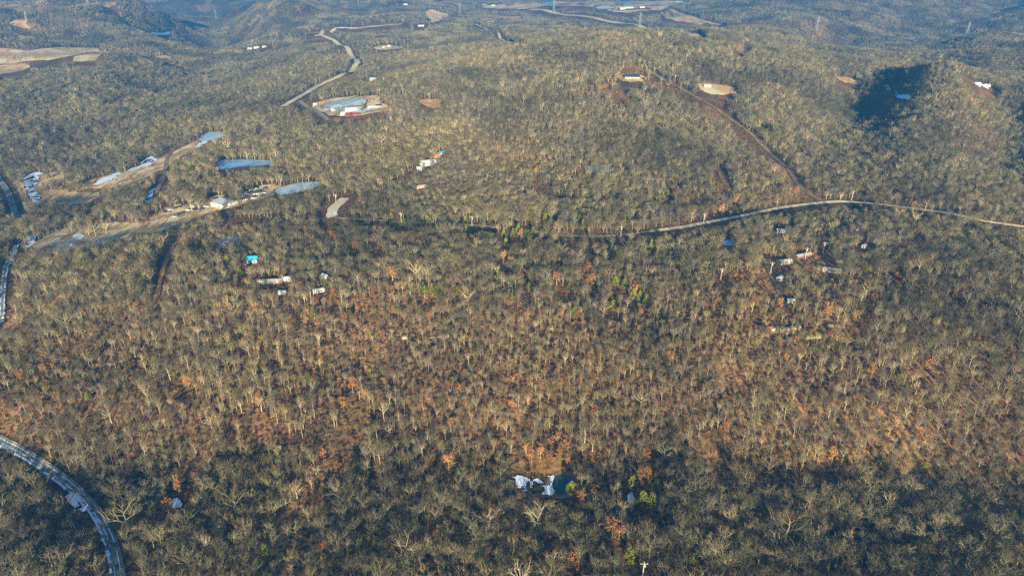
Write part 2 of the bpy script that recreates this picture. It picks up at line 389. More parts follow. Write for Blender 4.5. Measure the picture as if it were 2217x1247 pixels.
for k, (of, wd) in enumerate([(1.7, 1.0), (0.6, 0.4), (-1.0, 0.35)]):
    road('snow', ctr4, wd, M['snow'], 0, 'thin streak of snow along the bottom left lane, '+['at its outer edge', 'in its middle', 'at its inner edge'][k], layer=2.6, rough=2.0, gaps=0.38-0.02*k, off=of, seed=5+k, cat='snow', kind='stuff', step=2.5)
road('farm_track', [(-20,360),(0,392),(14,412),(26,440),(36,472)], 5, M['grey_road'], 7, 'grey two-rut track at the far left edge above the creek')
road('icy_lane', [(38,532),(24,556),(12,590),(7,640),(3,700)], 2.8, M['grey_road'], 4, 'grey icy lane running down the left edge')
for k, of in enumerate((-0.9, 1.0)):
    road('snow', [(38,532),(24,556),(12,590),(7,640),(3,700)], 0.9, M['snow'], 0, 'streak of snow along the left edge lane, '+('on its outer side', 'on its inner side')[k], layer=2.8, rough=2.2, gaps=0.4, off=of, seed=15+k, cat='snow', kind='stuff', step=2.5)
road('driveway', [(648,219),(668,234),(692,246),(712,262)], 5, M['grey_road'], 9, 'short grey driveway below the winding gravel road')
road('field_track', [(378,322),(362,345),(357,372),(350,395),(338,420)], 4, M['dirt'], 6, 'short dirt track beside the upper left clearing')
road('power_line_cut', [(1130,24),(1200,29),(1300,43),(1385,57),(1450,70),(1512,83)], 18, M['pale_field'], 14, 'tan grassy strip cleared under the pylons', layer=1)
road('hill_track', [(1030,54),(1060,72),(1100,92),(1135,108)], 5, M['gravel'], 8, 'faint pale track on the far hillside')
road('footpath', [(338,650),(352,590),(368,545),(386,520)], 2.5, M['brush'], 2.5, 'narrow russet path between trees at left')
road('side_track', [(1560,372),(1563,385),(1570,398)], 4, M['dirt'], 5, 'short dirt track right of centre')
road('yard_track', [(1655,560),(1668,590),(1680,615),(1690,640)], 3, M['dirt'], 2.5, 'brown yard track left of the white trailer')
road('far_cut', [(1452,22),(1500,40),(1560,55)], 16, M['orange_field'], 16, 'faint cleared strip on the far right hillside', layer=1)
F = M['field']; PF = M['pale_field']; OF = M['orange_field']
def fld(px, m, lab, **k): return sheet('field', px, m, label=lab, cat='field', **k)
fld([(75,528),(110,508),(150,492),(205,484),(262,480),(300,482),(335,468),(370,448),(420,440),(470,424),(520,420),(560,405),(600,400),(606,412),(598,424),(560,432),(522,446),(470,458),(425,474),(370,492),(300,508),(230,527),(160,543),(95,548)], F, 'long clearing of dry tan grass around the large white barn')
fld([(80,382),(125,374),(140,392),(130,410),(175,415),(215,420),(200,436),(150,445),(118,440),(84,428),(74,404)], OF, 'clearing of orange grass beside the snowy creek at left')
fld([(170,402),(220,385),(262,372),(330,350),(372,330),(430,306),(440,316),(385,345),(352,368),(300,392),(222,410)], F, 'narrow grassy clearing with a snow bank at upper left')
fld([(-30,114),(60,111),(140,104),(222,105),(206,115),(130,126),(60,133),(-30,138)], PF, 'pale hay field at the far left edge')
fld([(158,124),(240,117),(275,120),(200,131)], PF, 'small pale field beside the far left hay field')
fld([(-20,146),(62,139),(50,154),(-20,164)], OF, 'orange field corner at the left edge')
fld([(330,127),(350,122),(370,124),(345,131)], OF, 'tiny orange clearing at upper left')
fld([(1030,14),(1090,10),(1180,6),(1300,5),(1420,4),(1484,5),(1450,14),(1400,24),(1340,28),(1300,18),(1200,14),(1130,21),(1060,19)], PF, 'wide pale field with ponds at the top of the hills')
fld([(672,231),(705,218),(760,209),(812,208),(830,222),(842,236),(800,247),(745,253),(700,244)], F, 'farmyard clearing around the long pond')
fld([(904,219),(930,216),(956,217),(950,234),(928,232)], OF, 'small reddish clearing right of the farmyard')
fld([(1512,182),(1550,184),(1588,190),(1590,203),(1545,205),(1516,195)], PF, 'small yellow clearing beside the hill track')
fld([(1335,166),(1360,160),(1392,165),(1390,178),(1350,176)], OF, 'clearing around the dark roofed hilltop house')
fld([(1296,188),(1312,182),(1326,177),(1322,186),(1304,193)], M['brush'], 'russet brush patch below the hilltop house')
fld([(1320,205),(1340,200),(1365,210),(1350,216)], M['brush'], 'second russet brush patch on the central hill')
fld([(808,103),(836,99),(866,102),(862,108),(820,108)], PF, 'oval grassy clearing on the far hillside')
fld([(1812,166),(1845,171),(1872,180),(1850,184),(1818,174)], OF, 'orange clearing beside a white leaning tree')
fld([(1905,182),(1925,186),(1948,202),(1930,200)], F, 'tan strip beside the small blue pond at right')
fld([(148,17),(200,8),(272,6),(230,14)], PF, 'faint tan field at the top left')
fld([(4,15),(40,12),(100,14),(50,19)], OF, 'faint orange field in the top left corner')
fld([(12,52),(55,44),(62,56),(95,70),(60,62)], OF, 'tan knoll with a small mast at the far left')
fld([(1100,37),(1128,38),(1126,44),(1100,42)], OF, 'small red earth patch on the far ridge')
fld([(920,28),(958,30),(974,42),(945,46),(930,38)], PF, 'pale bend of a track on the far ridge')
fld([(1060,33),(1100,36),(1090,42),(1058,39)], OF, 'small orange clearing on the far ridge')
fld([(1430,28),(1462,33),(1520,50),(1500,53),(1445,40)], OF, 'orange strip on the far right slope')
fld([(1590,102),(1612,100),(1628,106),(1600,113)], OF, 'small tan clearing right of the central hill')
def pond(px, m, lab, name='pond', jit=0.3, **k):
    A = np.array([ground(*p) for p in px]); c_ = A.mean(0); rr_ = np.hypot(*(A-c_).T).mean(); W_ = [tuple(c_+(a-c_)*(1+2.2/rr_)) for a in A]
    sheet('bank', None, M['dirt'], layer=1.6, jit=0.8, clear=False, world=W_, label='muddy bank of the '+' '.join(lab.split()[:8]), cat='bank')
    return sheet(name, px, m, layer=2.2, jit=jit, label=lab, cat='pond', **k)
pond([(598,411),(620,404),(645,398),(685,395),(694,401),(670,411),(640,419),(604,423)], M['ice'], 'pale frozen pond right of the barn clearing')
pond([(474,358),(492,349),(540,347),(586,350),(582,358),(520,362),(480,368)], M['ice_blue'], 'blue frozen pond among trees at left')
pond([(432,302),(450,289),(482,288),(484,296),(466,303),(440,308)], M['ice'], 'round icy pond at the top of the snow bank')
pond([(468,531),(486,516),(520,514),(516,528),(482,541)], M['ice_blue'], 'dark blue pond left of the turquoise roof', clear=False)
pond([(1270,362),(1318,360),(1322,374),(1276,375)], M['ice_blue'], 'blue pond hidden in the central woodland', clear=False)
pond([(1562,524),(1576,521),(1591,524),(1588,532),(1568,532)], M['ice_blue'], 'small round blue pond below the right road')
pond([(1938,208),(1956,206),(1972,208),(1966,216),(1944,214)], M['ice_blue'], 'bright blue pond in the shaded right valley')
pond([(698,231),(730,221),(768,216),(792,218),(786,228),(760,231),(722,235)], M['ice'], 'long frozen pond in the farmyard')
pond([(1172,9),(1185,6),(1199,7),(1196,12),(1176,12)], M['ice_blue'], 'bright blue pond in the far pale field', jit=0.3)
pond([(1290,18),(1310,14),(1330,17),(1328,20),(1300,21)], M['ice'], 'grey pond beside the green roof far away')
pond([(1338,8),(1352,5),(1372,6),(1366,11),(1342,12)], M['ice_blue'], 'small pond at the top edge of the far field')
pond([(1196,1038),(1216,1028),(1238,1036),(1240,1058),(1220,1070),(1200,1068),(1190,1054)], M['pool'], 'dark teal pool beside the snow near the bottom', name='pond')
pond([(1950,1),(1960,0)]and[(320,78),(350,73),(372,69),(366,76),(335,82)], M['ice'], 'tiny pond in the far left valley')
def snow(px, lab, m='snow', **k):
    k.setdefault('step', 1.1+0.0018*math.hypot(*ground(*px[0]))); k['jit'] = k.get('jit', 0.8)
    return sheet('snow', px, M[m], layer=2.8, label=lab, cat='snow', kind='stuff', holes=0.12, **k)
fld([(1122,1000),(1150,985),(1190,990),(1222,984),(1232,1004),(1222,1022),(1190,1026),(1150,1022),(1128,1018)], M['brush'], 'bank of orange brush above the dark pool near the bottom', step=2.5)
snow([(1104,1040),(1120,1030),(1150,1036),(1176,1034),(1200,1030),(1194,1052),(1200,1070),(1172,1072),(1140,1064),(1112,1056)], 'patch of blue shaded snow beside the dark pool', jit=1.4, step=1.1)
snow([(54,386),(72,377),(92,376),(82,392),(80,410),(86,432),(84,448),(68,436),(60,415),(52,398)], 'blue snow along the creek left of the orange clearing', jit=1.2)
snow([(52,496),(75,480),(112,470),(118,486),(92,504),(70,524),(54,532)], 'blue ice and snow flat left of the long clearing', 'ice_blue', jit=1.2, clear=False)
snow([(56,532),(66,524),(84,518),(80,526),(60,538)], 'white snow patch at the left end of the long clearing')
snow([(222,388),(246,378),(300,362),(320,342),(344,346),(330,356),(280,374),(240,392),(205,402)], 'bright snow bank in the upper left clearing', jit=1.2)
snow([(425,316),(440,308),(450,309),(430,321)], 'small snow streak below the round icy pond')
snow([(468,362),(482,348),(494,350),(486,362),(470,370)], 'snow on the left shore of the blue pond')
snow([(158,512),(172,508),(184,512),(176,520),(162,518)], 'small snow patch in the long clearing')
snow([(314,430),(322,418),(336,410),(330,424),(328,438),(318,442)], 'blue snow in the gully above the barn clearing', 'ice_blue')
snow([(700,236),(722,228),(744,231),(732,238),(712,240)], 'snow on the left shore of the farmyard pond')
snow([(736,244),(752,236),(790,234),(800,241),(770,249),(744,250)], 'snow covered yard between the farm buildings')
snow([(722,458),(731,452),(729,464),(722,470)], 'snow strip on the road bend', clear=False)
snow([(1358,1075),(1368,1066),(1372,1084),(1362,1092)], 'snow patch left of the red leaved oak near the bottom', clear=False)
snow([(1372,1030),(1385,1036),(1380,1048),(1368,1042)], 'thin snow under the trees left of the red oak', clear=False)
snow([(815,1070),(826,1076),(836,1094),(824,1092)], 'small snow patch in the lower left middle', clear=False)
snow([(368,1086),(386,1080),(394,1096),(372,1100)], 'small snow patch right of the bottom left lane', clear=False)
snow([(142,1078),(162,1070),(188,1092),(194,1106),(170,1104)], 'broad snow patch on the outer side of the bottom left lane', jit=1.3, step=2.5)
# ------------------------------------------------------------------ buildings
def gp(px, py):
    x, y = ground(px, py); return (x, y, float(hz(x, y)))
HS = 0.66
def house(px, py, L, W, wh, rh, rz, wall, roof, name, label, cat='house', windows=3, chimney=False, clear=None, over=0.4, winm=None, back_shade=None):
    x, y, z = gp(px, py); rz = R(rz); L *= HS; W *= HS; over *= HS
    wh *= HS; rh *= HS
    z = min(float(hz(x+dx, y+dy)) for dx in (-L/3, 0, L/3) for dy in (-L/3, 0, L/3))
    root = empty(name, (x, y, z), rz); tag(root, label, cat)
    a, c = L/2, W/2
    m = MB(); m.add([(-a,-c,-1),(a,-c,-1),(a,c,-1),(-a,c,-1),(-a,-c,wh),(a,-c,wh),(a,c,wh),(-a,c,wh),(-a,0,wh+rh),(a,0,wh+rh)],
                    [(0,1,5,4),(2,3,7,6),(1,2,6,9,5),(3,0,4,8,7),(0,3,2,1)])
    m.build('wall', wall, root)
    o_ = over; k = rh/c; m = MB(); th = 0.18
    e = wh-o_*k
    pr = [(-c-o_, e), (0, wh+rh), (c+o_, e), (c+o_, e+th), (0, wh+rh+th), (-c-o_, e+th)]
    pr = [(p[0], p[1]+0.03) for p in pr]
    vs = [(-a-o_, p[0], p[1]) for p in pr]+[(a+o_, p[0], p[1]) for p in pr]
    fs = [(i, (i+1) % 6, 6+(i+1) % 6, 6+i) for i in range(6)]+[(0, 5, 4, 1), (1, 4, 3, 2), (6, 7, 10, 11), (7, 8, 9, 10)]
    m.add(vs, fs)
    if back_shade: m.m[3] = 1  # rear slope takes a second, darker material: shade put into the colour
    rf = m.build('roof', [roof, back_shade] if back_shade else roof, root)
    if chimney:
        m = MB(); m.box(a*0.4, a*0.4+0.6, -0.3, 0.3, wh+rh*0.6, wh+rh+0.7); m.build('chimney', M['brown_wall'], rf)
    m = MB(); m.box(-0.33, 0.33, -c-0.08, -c-0.01, 0, 1.4); m.build('door', winm or M['brown_wall'], root)
    for i in range(windows):
        xx = -a+L*(i+0.6)/(windows+0.2)
        if abs(xx) < 0.8: xx = 1.2
        m = MB(); m.box(xx-0.4, xx+0.4, -c-0.07, -c-0.01, 0.65, 1.4); m.build('window', M['glass'], root)
    m = MB(); m.box(-a-0.07, -a-0.01, -0.5, 0.5, 0.65, 1.4); m.build('window', M['glass'], root)
    m = MB(); m.box(a+0.01, a+0.07, -0.5, 0.5, 0.65, 1.4); m.build('window', M['glass'], root)
    mask_line([(x-0.1, y-2), (x+0.1, y+2)], (clear or max(L, W)*0.62+2)*(0.42 if y < 700 else 0.8))
    return root
house(494, 441, 24, 27, 4.4, 2.0, -30, M['white'], M['white_metal'], 'barn', 'white metal barn with rear roof slope painted dark as shade in the long clearing', 'barn', over=0.5, back_shade=M['dark_roof'])  # pale metal roof; the rear slope's shade is painted with the dark material
house(558, 420, 9, 7, 2.6, 1.8, 20, M['white'], M['dark_roof'], 'house', 'small white house with dark roof right of the barn')
house(549, 412, 8, 6, 2.6, 1.6, -30, M['tan_wall'], M['dark_roof'], 'house', 'dark roofed cabin behind the small white house')
house(926, 356, 20, 13, 3.0, 3.0, 20, M['white'], M['white_metal'], 'house', 'large white roofed house in the middle woodland', chimney=True, windows=4)
house(908, 369, 6, 5, 3.0, 1.6, 5, M['white'], M['white_metal'], 'shed', 'small white shed in front of the white roofed house', 'shed', windows=1)
house(944, 340, 10, 7, 2.6, 2.0, 30, M['orange_tarp'], M['orange_tarp'], 'barn', 'orange roofed outbuilding behind the white roofed house', 'barn', windows=1)
house(957, 334, 7, 6, 2.4, 1.4, 5, M['tan_wall'], M['teal_roof'], 'shed', 'small blue roofed shed behind the orange outbuilding', 'shed', windows=1)
house(913, 406, 13, 4, 2.4, 0.9, 22, M['tan_wall'], M['old_roof'], 'shed', 'long weathered grey shed below the white roofed house', 'shed', windows=2)
house(548, 566, 9, 8, 2.8, 2.4, 5, M['white'], M['teal_roof'], 'house', 'white cottage with a bright turquoise roof', clear=9, chimney=True)
house(586, 612, 20, 4.5, 2.6, 0.9, 6, M['tan_wall'], M['old_roof'], 'mobile_home', 'long weathered trailer home below the turquoise roof', 'trailer', windows=5, clear=10)
house(622, 607, 8, 4.5, 2.6, 0.9, 4, M['white'], M['white_metal'], 'shed', 'short white shed at the right end of the long trailer', 'shed', windows=1, clear=6)
house(612, 636, 6, 3.2, 2.2, 0.8, -4, M['white'], M['white_metal'], 'shed', 'tiny white shed below the long trailer', 'shed', windows=1, clear=6)
house(704, 602, 6, 5, 2.6, 1.2, -40, M['white'], M['white_metal'], 'shed', 'white shed alone right of the long trailer', 'shed', windows=1, clear=6)
house(690, 632, 9, 3.5, 2.4, 0.8, 24, M['white'], M['white_metal'], 'shed', 'narrow white shed below the lone white shed', 'shed', windows=1, clear=6)
house(1700, 570, 11, 4.5, 2.8, 1.0, 14, M['tan_wall'], M['white'], 'mobile_home', 'pale cream trailer home in the right woodland', 'trailer', windows=4, clear=10)
house(1738, 556, 16, 4.5, 2.6, 0.9, 22, M['brown_wall'], M['old_roof'], 'mobile_home', 'long grey trailer home behind the cream trailer', 'trailer', windows=4, clear=9)
house(1690, 503, 8, 4, 2.6, 1.0, -6, M['white'], M['white_metal'], 'shed', 'white shed under a russet oak below the right road', 'shed', windows=2, clear=8)
house(1800, 588, 14, 5, 2.6, 0.9, -25, M['tan_wall'], M['old_roof'], 'mobile_home', 'weathered trailer home right of the cream trailer', 'trailer', windows=4, clear=9)
house(1688, 606, 5, 4, 2.4, 1.0, 50, M['white'], M['white_metal'], 'shed', 'small white shed beside the brown yard track', 'shed', windows=1, clear=5)
house(1892, 524, 5, 4, 2.4, 1.0, 20, M['white'], M['white_metal'], 'shed', 'white shed alone at the right, upper of two', 'shed', windows=1, clear=5)
house(1870, 536, 4, 3.5, 2.2, 0.9, 50, M['white'], M['white_metal'], 'shed', 'white shed alone at the right, lower of two', 'shed', windows=1, clear=5)
house(1712, 654, 5, 3, 2.2, 0.8, -15, M['white'], M['white_metal'], 'shed', 'low white shed at the end of the yard track', 'shed', windows=1, clear=5)
house(1368, 170, 24, 13, 4.0, 4.0, -6, M['tan_wall'], M['dark_roof'], 'house', 'dark roofed house on the central hilltop', windows=5)
house(762, 241, 20, 11, 4, 2.6, 6, M['white'], M['white_metal'], 'barn', 'white metal barn in the farmyard', 'barn', windows=4)
house(748, 249, 13, 9, 3.4, 2.0, -8, M['white'], M['white_metal'], 'garage', 'low white garage left of the red barn', 'garage', windows=2)
house(756, 251, 10, 9, 3.2, 2.0, -20, M['red'], M['red'], 'barn', 'red barn at the front of the farmyard', 'barn', windows=1)
house(772, 250, 10, 8, 3.0, 2.0, 12, M['red'], M['red'], 'barn', 'second red barn at the front right of the farmyard', 'barn', windows=1)
house(726, 240, 12, 7, 3, 1.6, 4, M['white'], M['white_metal'], 'shed', 'white shed left of the farm buildings', 'shed', windows=2)
house(683, 229, 7, 6, 3, 1.6, 4, M['white'], M['white_metal'], 'shed', 'white shed at the left end of the farmyard clearing', 'shed', windows=1)
house(820, 232, 9, 6, 3, 1.6, 4, M['white'], M['dark_roof'], 'shed', 'white walled shed right of the farmyard pond', 'shed', windows=2)
house(806, 234, 14, 4, 2.6, 1.2, 0, M['white'], M['white_metal'], 'trailer', 'white trailer beside the shed right of the farmyard pond', 'trailer', windows=3)
house(808, 175, 13, 9, 4, 2.4, 3, M['white'], M['white_metal'], 'house', 'lone white house above the farmyard', windows=3, clear=16)
house(542, 108, 15, 10, 4.5, 3, 0, M['white'], M['white_metal'], 'house', 'white farmhouse, left of the two at upper left', clear=20)
house(556, 105, 17, 10, 4, 3, 8, M['white'], M['white_metal'], 'house', 'white farmhouse, right of the two at upper left', clear=20)
house(573, 103, 13, 9, 4, 2.4, -8, M['white'], M['old_roof'], 'barn', 'grey roofed barn right of the white farmhouses', 'barn', clear=20)
house(832, 104, 11, 8, 3.5, 2, 0, M['white'], M['old_roof'], 'shed', 'grey shed in the oval far clearing', 'shed', clear=12)
house(843, 102, 10, 8, 3.5, 2, 0, M['white'], M['white_metal'], 'shed', 'white shed in the oval far clearing', 'shed', clear=12)
house(1531, 189, 11, 6, 3, 1.5, 0, M['white'], M['white_metal'], 'shed', 'white shed in the small yellow clearing', 'shed', clear=14)
house(2127, 186, 17, 10, 4, 2.4, 10, M['white'], M['white_metal'], 'house', 'white house among trees at the far right', clear=22)
house(2115, 183, 10, 8, 4, 2, 0, M['white'], M['white_metal'], 'shed', 'white shed left of the far right house', 'shed', clear=18)
house(2137, 186, 9, 6, 3, 1.6, 0, M['white'], M['old_roof'], 'shed', 'grey roofed shed right of the far right house', 'shed', clear=14)
GR = mat('green_roof', (0.25, 0.55, 0.38), rough=0.5)
house(1360, 19, 42, 20, 6, 4, 3, M['white'], GR, 'barn', 'long barn with a pale green roof in the far field', 'barn', clear=50)
house(1348, 21, 26, 14, 6, 4, 3, M['white'], M['white_metal'], 'barn', 'white barn in front of the green roofed barn', 'barn', clear=40)
house(1390, 18, 22, 12, 5, 3, 0, M['white'], M['white_metal'], 'barn', 'white barn right of the green roofed barn', 'barn', clear=34)
house(1470, 7, 40, 16, 6, 4, 0, M['white'], M['white_metal'], 'warehouse', 'white farm building at the right end of the far field', 'barn', clear=50)
house(1050, 11, 26, 14, 5, 4, 0, M['tan_wall'], M['dark_roof'], 'house', 'dark roofed farmhouse at the left end of the far field', clear=36)
house(1068, 14, 20, 10, 5, 3, 0, M['white'], M['white_metal'], 'barn', 'white barn right of the dark roofed far farmhouse', 'barn', clear=30)
house(1085, 4, 20, 10, 5, 3, 0, M['white'], M['white_metal'], 'barn', 'white barn near the top of the far field', 'barn', clear=30)
house(878, 11, 20, 12, 5, 3, 0, M['white'], M['white_metal'], 'house', 'white house on the far ridge at the top', clear=34)
house(800, 25, 16, 10, 5, 3, 0, M['tan_wall'], M['old_roof'], 'house', 'tan house on the far ridge left of the tall pylon', clear=26) if False else None
house(912, 58, 22, 9, 4, 2.4, 0, M['white'], M['white_metal'], 'shed', 'long white shed on the far hillside', 'shed', clear=24)
# ------------------------------------------------------------------ vehicles
def car_proto(paint, kind='car'):
    root = empty('parked_car', (0, 0, 0)); L, W = 4.6, 1.8
    body = [(-2.3, 0.45), (-2.3, 0.95), (-2.1, 1.05), (0.9, 1.08), (2.1, 0.92), (2.3, 0.7), (2.3, 0.4)]
    m = MB(); vs = [(p[0], -W/2, p[1]) for p in body]+[(p[0], W/2, p[1]) for p in body]; n = len(body)
    m.add(vs, [(i, (i+1) % n, n+(i+1) % n, n+i) for i in range(n)]+[tuple(range(n))[::-1], tuple(range(n, 2*n))]); m.build('body', paint, root)
    cab = [(-1.9, 1.05), (-1.5, 1.5), (0.2, 1.52), (0.95, 1.07)] if kind == 'car' else [(-0.6, 1.05), (-0.5, 1.75), (0.6, 1.75), (1.15, 1.07)]
    m = MB(); vs = [(p[0], -0.78, p[1]) for p in cab]+[(p[0], 0.78, p[1]) for p in cab]
    m.add(vs, [(0, 1, 5, 4), (2, 3, 7, 6), (3, 2, 1, 0), (4, 5, 6, 7)]); m.build('window', M['glass'], root)
    m = MB(); x0, x1, zt = cab[1][0], cab[2][0], cab[1][1]; m.box(x0, x1, -0.76, 0.76, zt+0.005, zt+0.06); m.build('cabin_roof', paint, root)
    for sx in (-1.45, 1.45):
        for sy in (-0.85, 0.85):
            m = MB(); ring = [(sx+0.34*math.cos(q*math.pi/5), 0.34+0.34*math.sin(q*math.pi/5)) for q in range(10)]
            vs = [(p[0], sy-0.11, p[1]) for p in ring]+[(p[0], sy+0.11, p[1]) for p in ring]
            m.add(vs, [(i, (i+1) % 10, 10+(i+1) % 10, 10+i) for i in range(10)]+[tuple(range(10))[::-1], tuple(range(10, 20))]); m.build('wheel', M['tyre'], root)
    return root
protos = {}
def car(px, py, col, rz, label, kind='car'):
    x, y, z = gp(px, py)
    if (col, kind) not in protos: o = protos[(col, kind)] = car_proto(M['car_'+col], kind)
    else: o = copy_tree(protos[(col, kind)])
    o.name = 'parked_car' if kind == 'car' else 'pickup_truck'
    o.scale = (0.8,)*3; o.location = (x, y, z+0.25); o.rotation_euler.z = R(rz)
    tag(o, label, 'car' if kind == 'car' else 'pickup', 'vehicles parked in the long clearing'); return o
cars = [(388,450,'black',20,'black car near the trees, upper end of the parked row left of the barn'),
 (378,453,'navy',30,'dark blue car just left of the uppermost black car'),
 (370,456,'carwhite',10,'white car nose-on below the dark blue cars'),
 (355,461,'navy',-20,'dark blue car at the left end of the parked row'),
 (360,464,'silver',40,'silver car beside the leftmost dark blue car'),
 (384,467,'black',15,'black car in the lower middle of the parked group'),
 (378,471,'silver',5,'silver car below the lower black car'),
 (408,457,'carwhite',0,'white car in the open grass left of the large bare tree'),
 (421,456,'black',10,'black car directly below the large bare tree'),
 (437,455,'navy',35,'dark car between the large bare tree and the barn'),
 (417,449,'carwhite',-10,'small white car behind the large bare tree'),
 (455,434,'silver',60,'silver car above and left of the barn'),
 (452,437,'maroon',20,'dark red car above and left of the barn'),
 (533,434,'carwhite',30,'white car in the yard just right of the barn'),
 (540,430,'maroon',70,'dark red car in the junk yard right of the barn'),
 (536,422,'carwhite',-20,'white car above the junk yard'),
 (575,409,'black',10,'black car between the dark roofed cabin and the frozen pond'),
 (566,416,'silver',50,'silver car beside the small white house'),
 (548,431,'carwhite',15,'white car in front of the junk yard right of the barn'),(552,427,'black',60,'black car in the middle of the junk yard'),
 (527,427,'silver',-30,'silver car between the barn and the junk yard'),(546,418,'navy',5,'dark blue car behind the junk yard'),(571,420,'carwhite',30,'white car nearest the frozen pond'),(468,432,'black',-15,'black car behind the left corner of the barn'),
 (447,449,'carwhite',5,'white car in the grass just left of the barn'),(396,463,'black',35,'black car alone in the grass below the parked group')]
for px, py, c, rz, lab in cars: car(px, py, c, rz, lab)
car(1698, 460, 'blue', 12, 'blue pickup truck on the right road', 'truck')['group'] = 'vehicles on the roads'
car(216, 527, 'carwhite', -8, 'white pickup at the lower edge of the long clearing', 'truck')
car(156, 533, 'silver', 20, 'pale pickup near the left end of the long clearing', 'truck')
# ------------------------------------------------------------------ pylons and poles
def pylon(px, py, Ht, label, rz=0):
    x, y, z = gp(px, py); root = empty('power_pylon', (x, y, z-0.5), R(rz)); tag(root, label, 'pylon', 'lattice pylons crossing the hills')
    s = Ht/34; mt = M['pylon_steel']; th = 0.22
    def half(zz): return 3.6*s*(1-zz/(25*s))+0.7*s*(zz/(25*s)) if zz < 25*s else 0.7*s
    for sx in (-1, 1):
        for sy in (-1, 1):
            m = MB(); m.tube([(sx*half(q*s), sy*half(q*s), q*s) for q in (0, 8, 16, 25, 34)], [th]*5, 4); m.build('leg', mt, root)
    m = MB(); lv = [0, 5, 10, 15, 20, 25, 28, 31, 34]
    for a_, b_ in zip(lv[:-1], lv[1:]):
        h0, h1 = half(a_*s), half(b_*s); c0 = [(-h0,-h0),(h0,-h0),(h0,h0),(-h0,h0)]; c1 = [(-h1,-h1),(h1,-h1),(h1,h1),(-h1,h1)]
        for k in range(4):
            k2 = (k+1) % 4
            m.tube([(*c0[k], a_*s), (*c1[k2], b_*s)], [0.11]*2, 3); m.tube([(*c0[k2], a_*s), (*c1[k], b_*s)], [0.11]*2, 3)
            m.tube([(*c1[k], b_*s), (*c1[k2], b_*s)], [0.15]*2, 3)
    m.build('bracing', mt, root)
    for zc, wl in ((25, 6.0), (29, 5.0), (33, 3.6)):
        m = MB(); zc *= s; wl *= s
        for sg in (-1, 1):
            for sy in (-0.6*s, 0.6*s): m.tube([(sg*0.7*s, sy, zc), (sg*wl, 0, zc+0.5*s)], [0.2, 0.14], 3)
            m.tube([(sg*0.7*s, 0, zc+1.6*s), (sg*wl, 0, zc+0.5*s)], [0.18, 0.14], 3)
        ca = m.build('crossarm', mt, root)
        m = MB()
        for sg in (-1, 1): m.tube([(sg*wl, 0, zc+0.4*s), (sg*wl, 0, zc-1.6*s)], [0.16, 0.16], 5)
        m.build('insulator', M['glass'], ca)
    mask_line([(x-1, y), (x+1, y)], 4)
for a in [(1385,58,34,'lattice pylon on the tan cleared strip',20),(1199,28,34,'lattice pylon at the left end of the cleared strip',20),
          (996,36,40,'lattice pylon on the far ridge, left of the far field',15),(776,14,38,'lattice pylon at the top edge left of centre',10),
          (469,46,36,'lattice pylon above the left valley',0),(192,18,34,'lattice pylon in the tan field at the top left',0),
          (58,46,18,'short lattice mast on the far left knoll',0),(1767,70,34,'lattice pylon on the right hillside',25),
          (2092,79,33,'lattice pylon at the far right',25)]: pylon(*a[:3], a[3], a[4])
def pole(px, py, label, Ht=10.5, arm=True, rz=0):
    Ht *= 0.72; x, y, z = gp(px, py); root = empty('utility_pole', (x, y, z-0.3), R(rz)); tag(root, label, 'utility pole', 'wooden utility poles along the roads')
    m = MB(); m.tube([(0,0,0),(0,0,Ht/2),(0,0,Ht)], [0.24,0.21,0.17], 7, cap=True); m.build('post', M['pole'], root)
    if arm:
        m = MB(); m.box(-1.25, 1.25, -0.32, -0.18, Ht-0.8, Ht-0.6); ca = m.build('crossarm', M['pole'], root)
        for xx in (-1.1, 0, 1.1):
            m = MB(); m.tube([(xx, -0.25, Ht-0.6), (xx, -0.25, Ht-0.38)], [0.07, 0.05], 6, cap=True); m.build('insulator', M['white'], ca)
    m = MB(); m.tube([(0.42, 0, Ht-2.3), (0.42, 0, Ht-1.4)], [0.25, 0.25], 8, cap=True); m.build('transformer', M['grey_metal'], root)
    mask_line([(x-0.5, y-6), (x+0.5, y)], 4)
for a in [(728,441,'utility pole on the snowy road bend'),(869,482,'utility pole beside the shaded middle road, leftmost there'),(1022,490,'utility pole in the middle road between cedars'),
          (1344,512,'utility pole where the middle road brightens'),(1523,484,'utility pole above the left part of the right road'),(1843,434,'utility pole at the crest of the right road'),
          (1560,606,'utility pole alone in the woodland below the small round pond'),(1743,560,'utility pole behind the cream trailer'),(1781,548,'utility pole right of the long grey trailer'),
          (1668,592,'utility pole beside the yard track'),(1391,1250,'utility pole with crossarm at the bottom edge'),(1416,160,'utility pole on the dirt track near the hilltop'),(1461,178,'utility pole lower down the hill track')]:
    pole(*a)
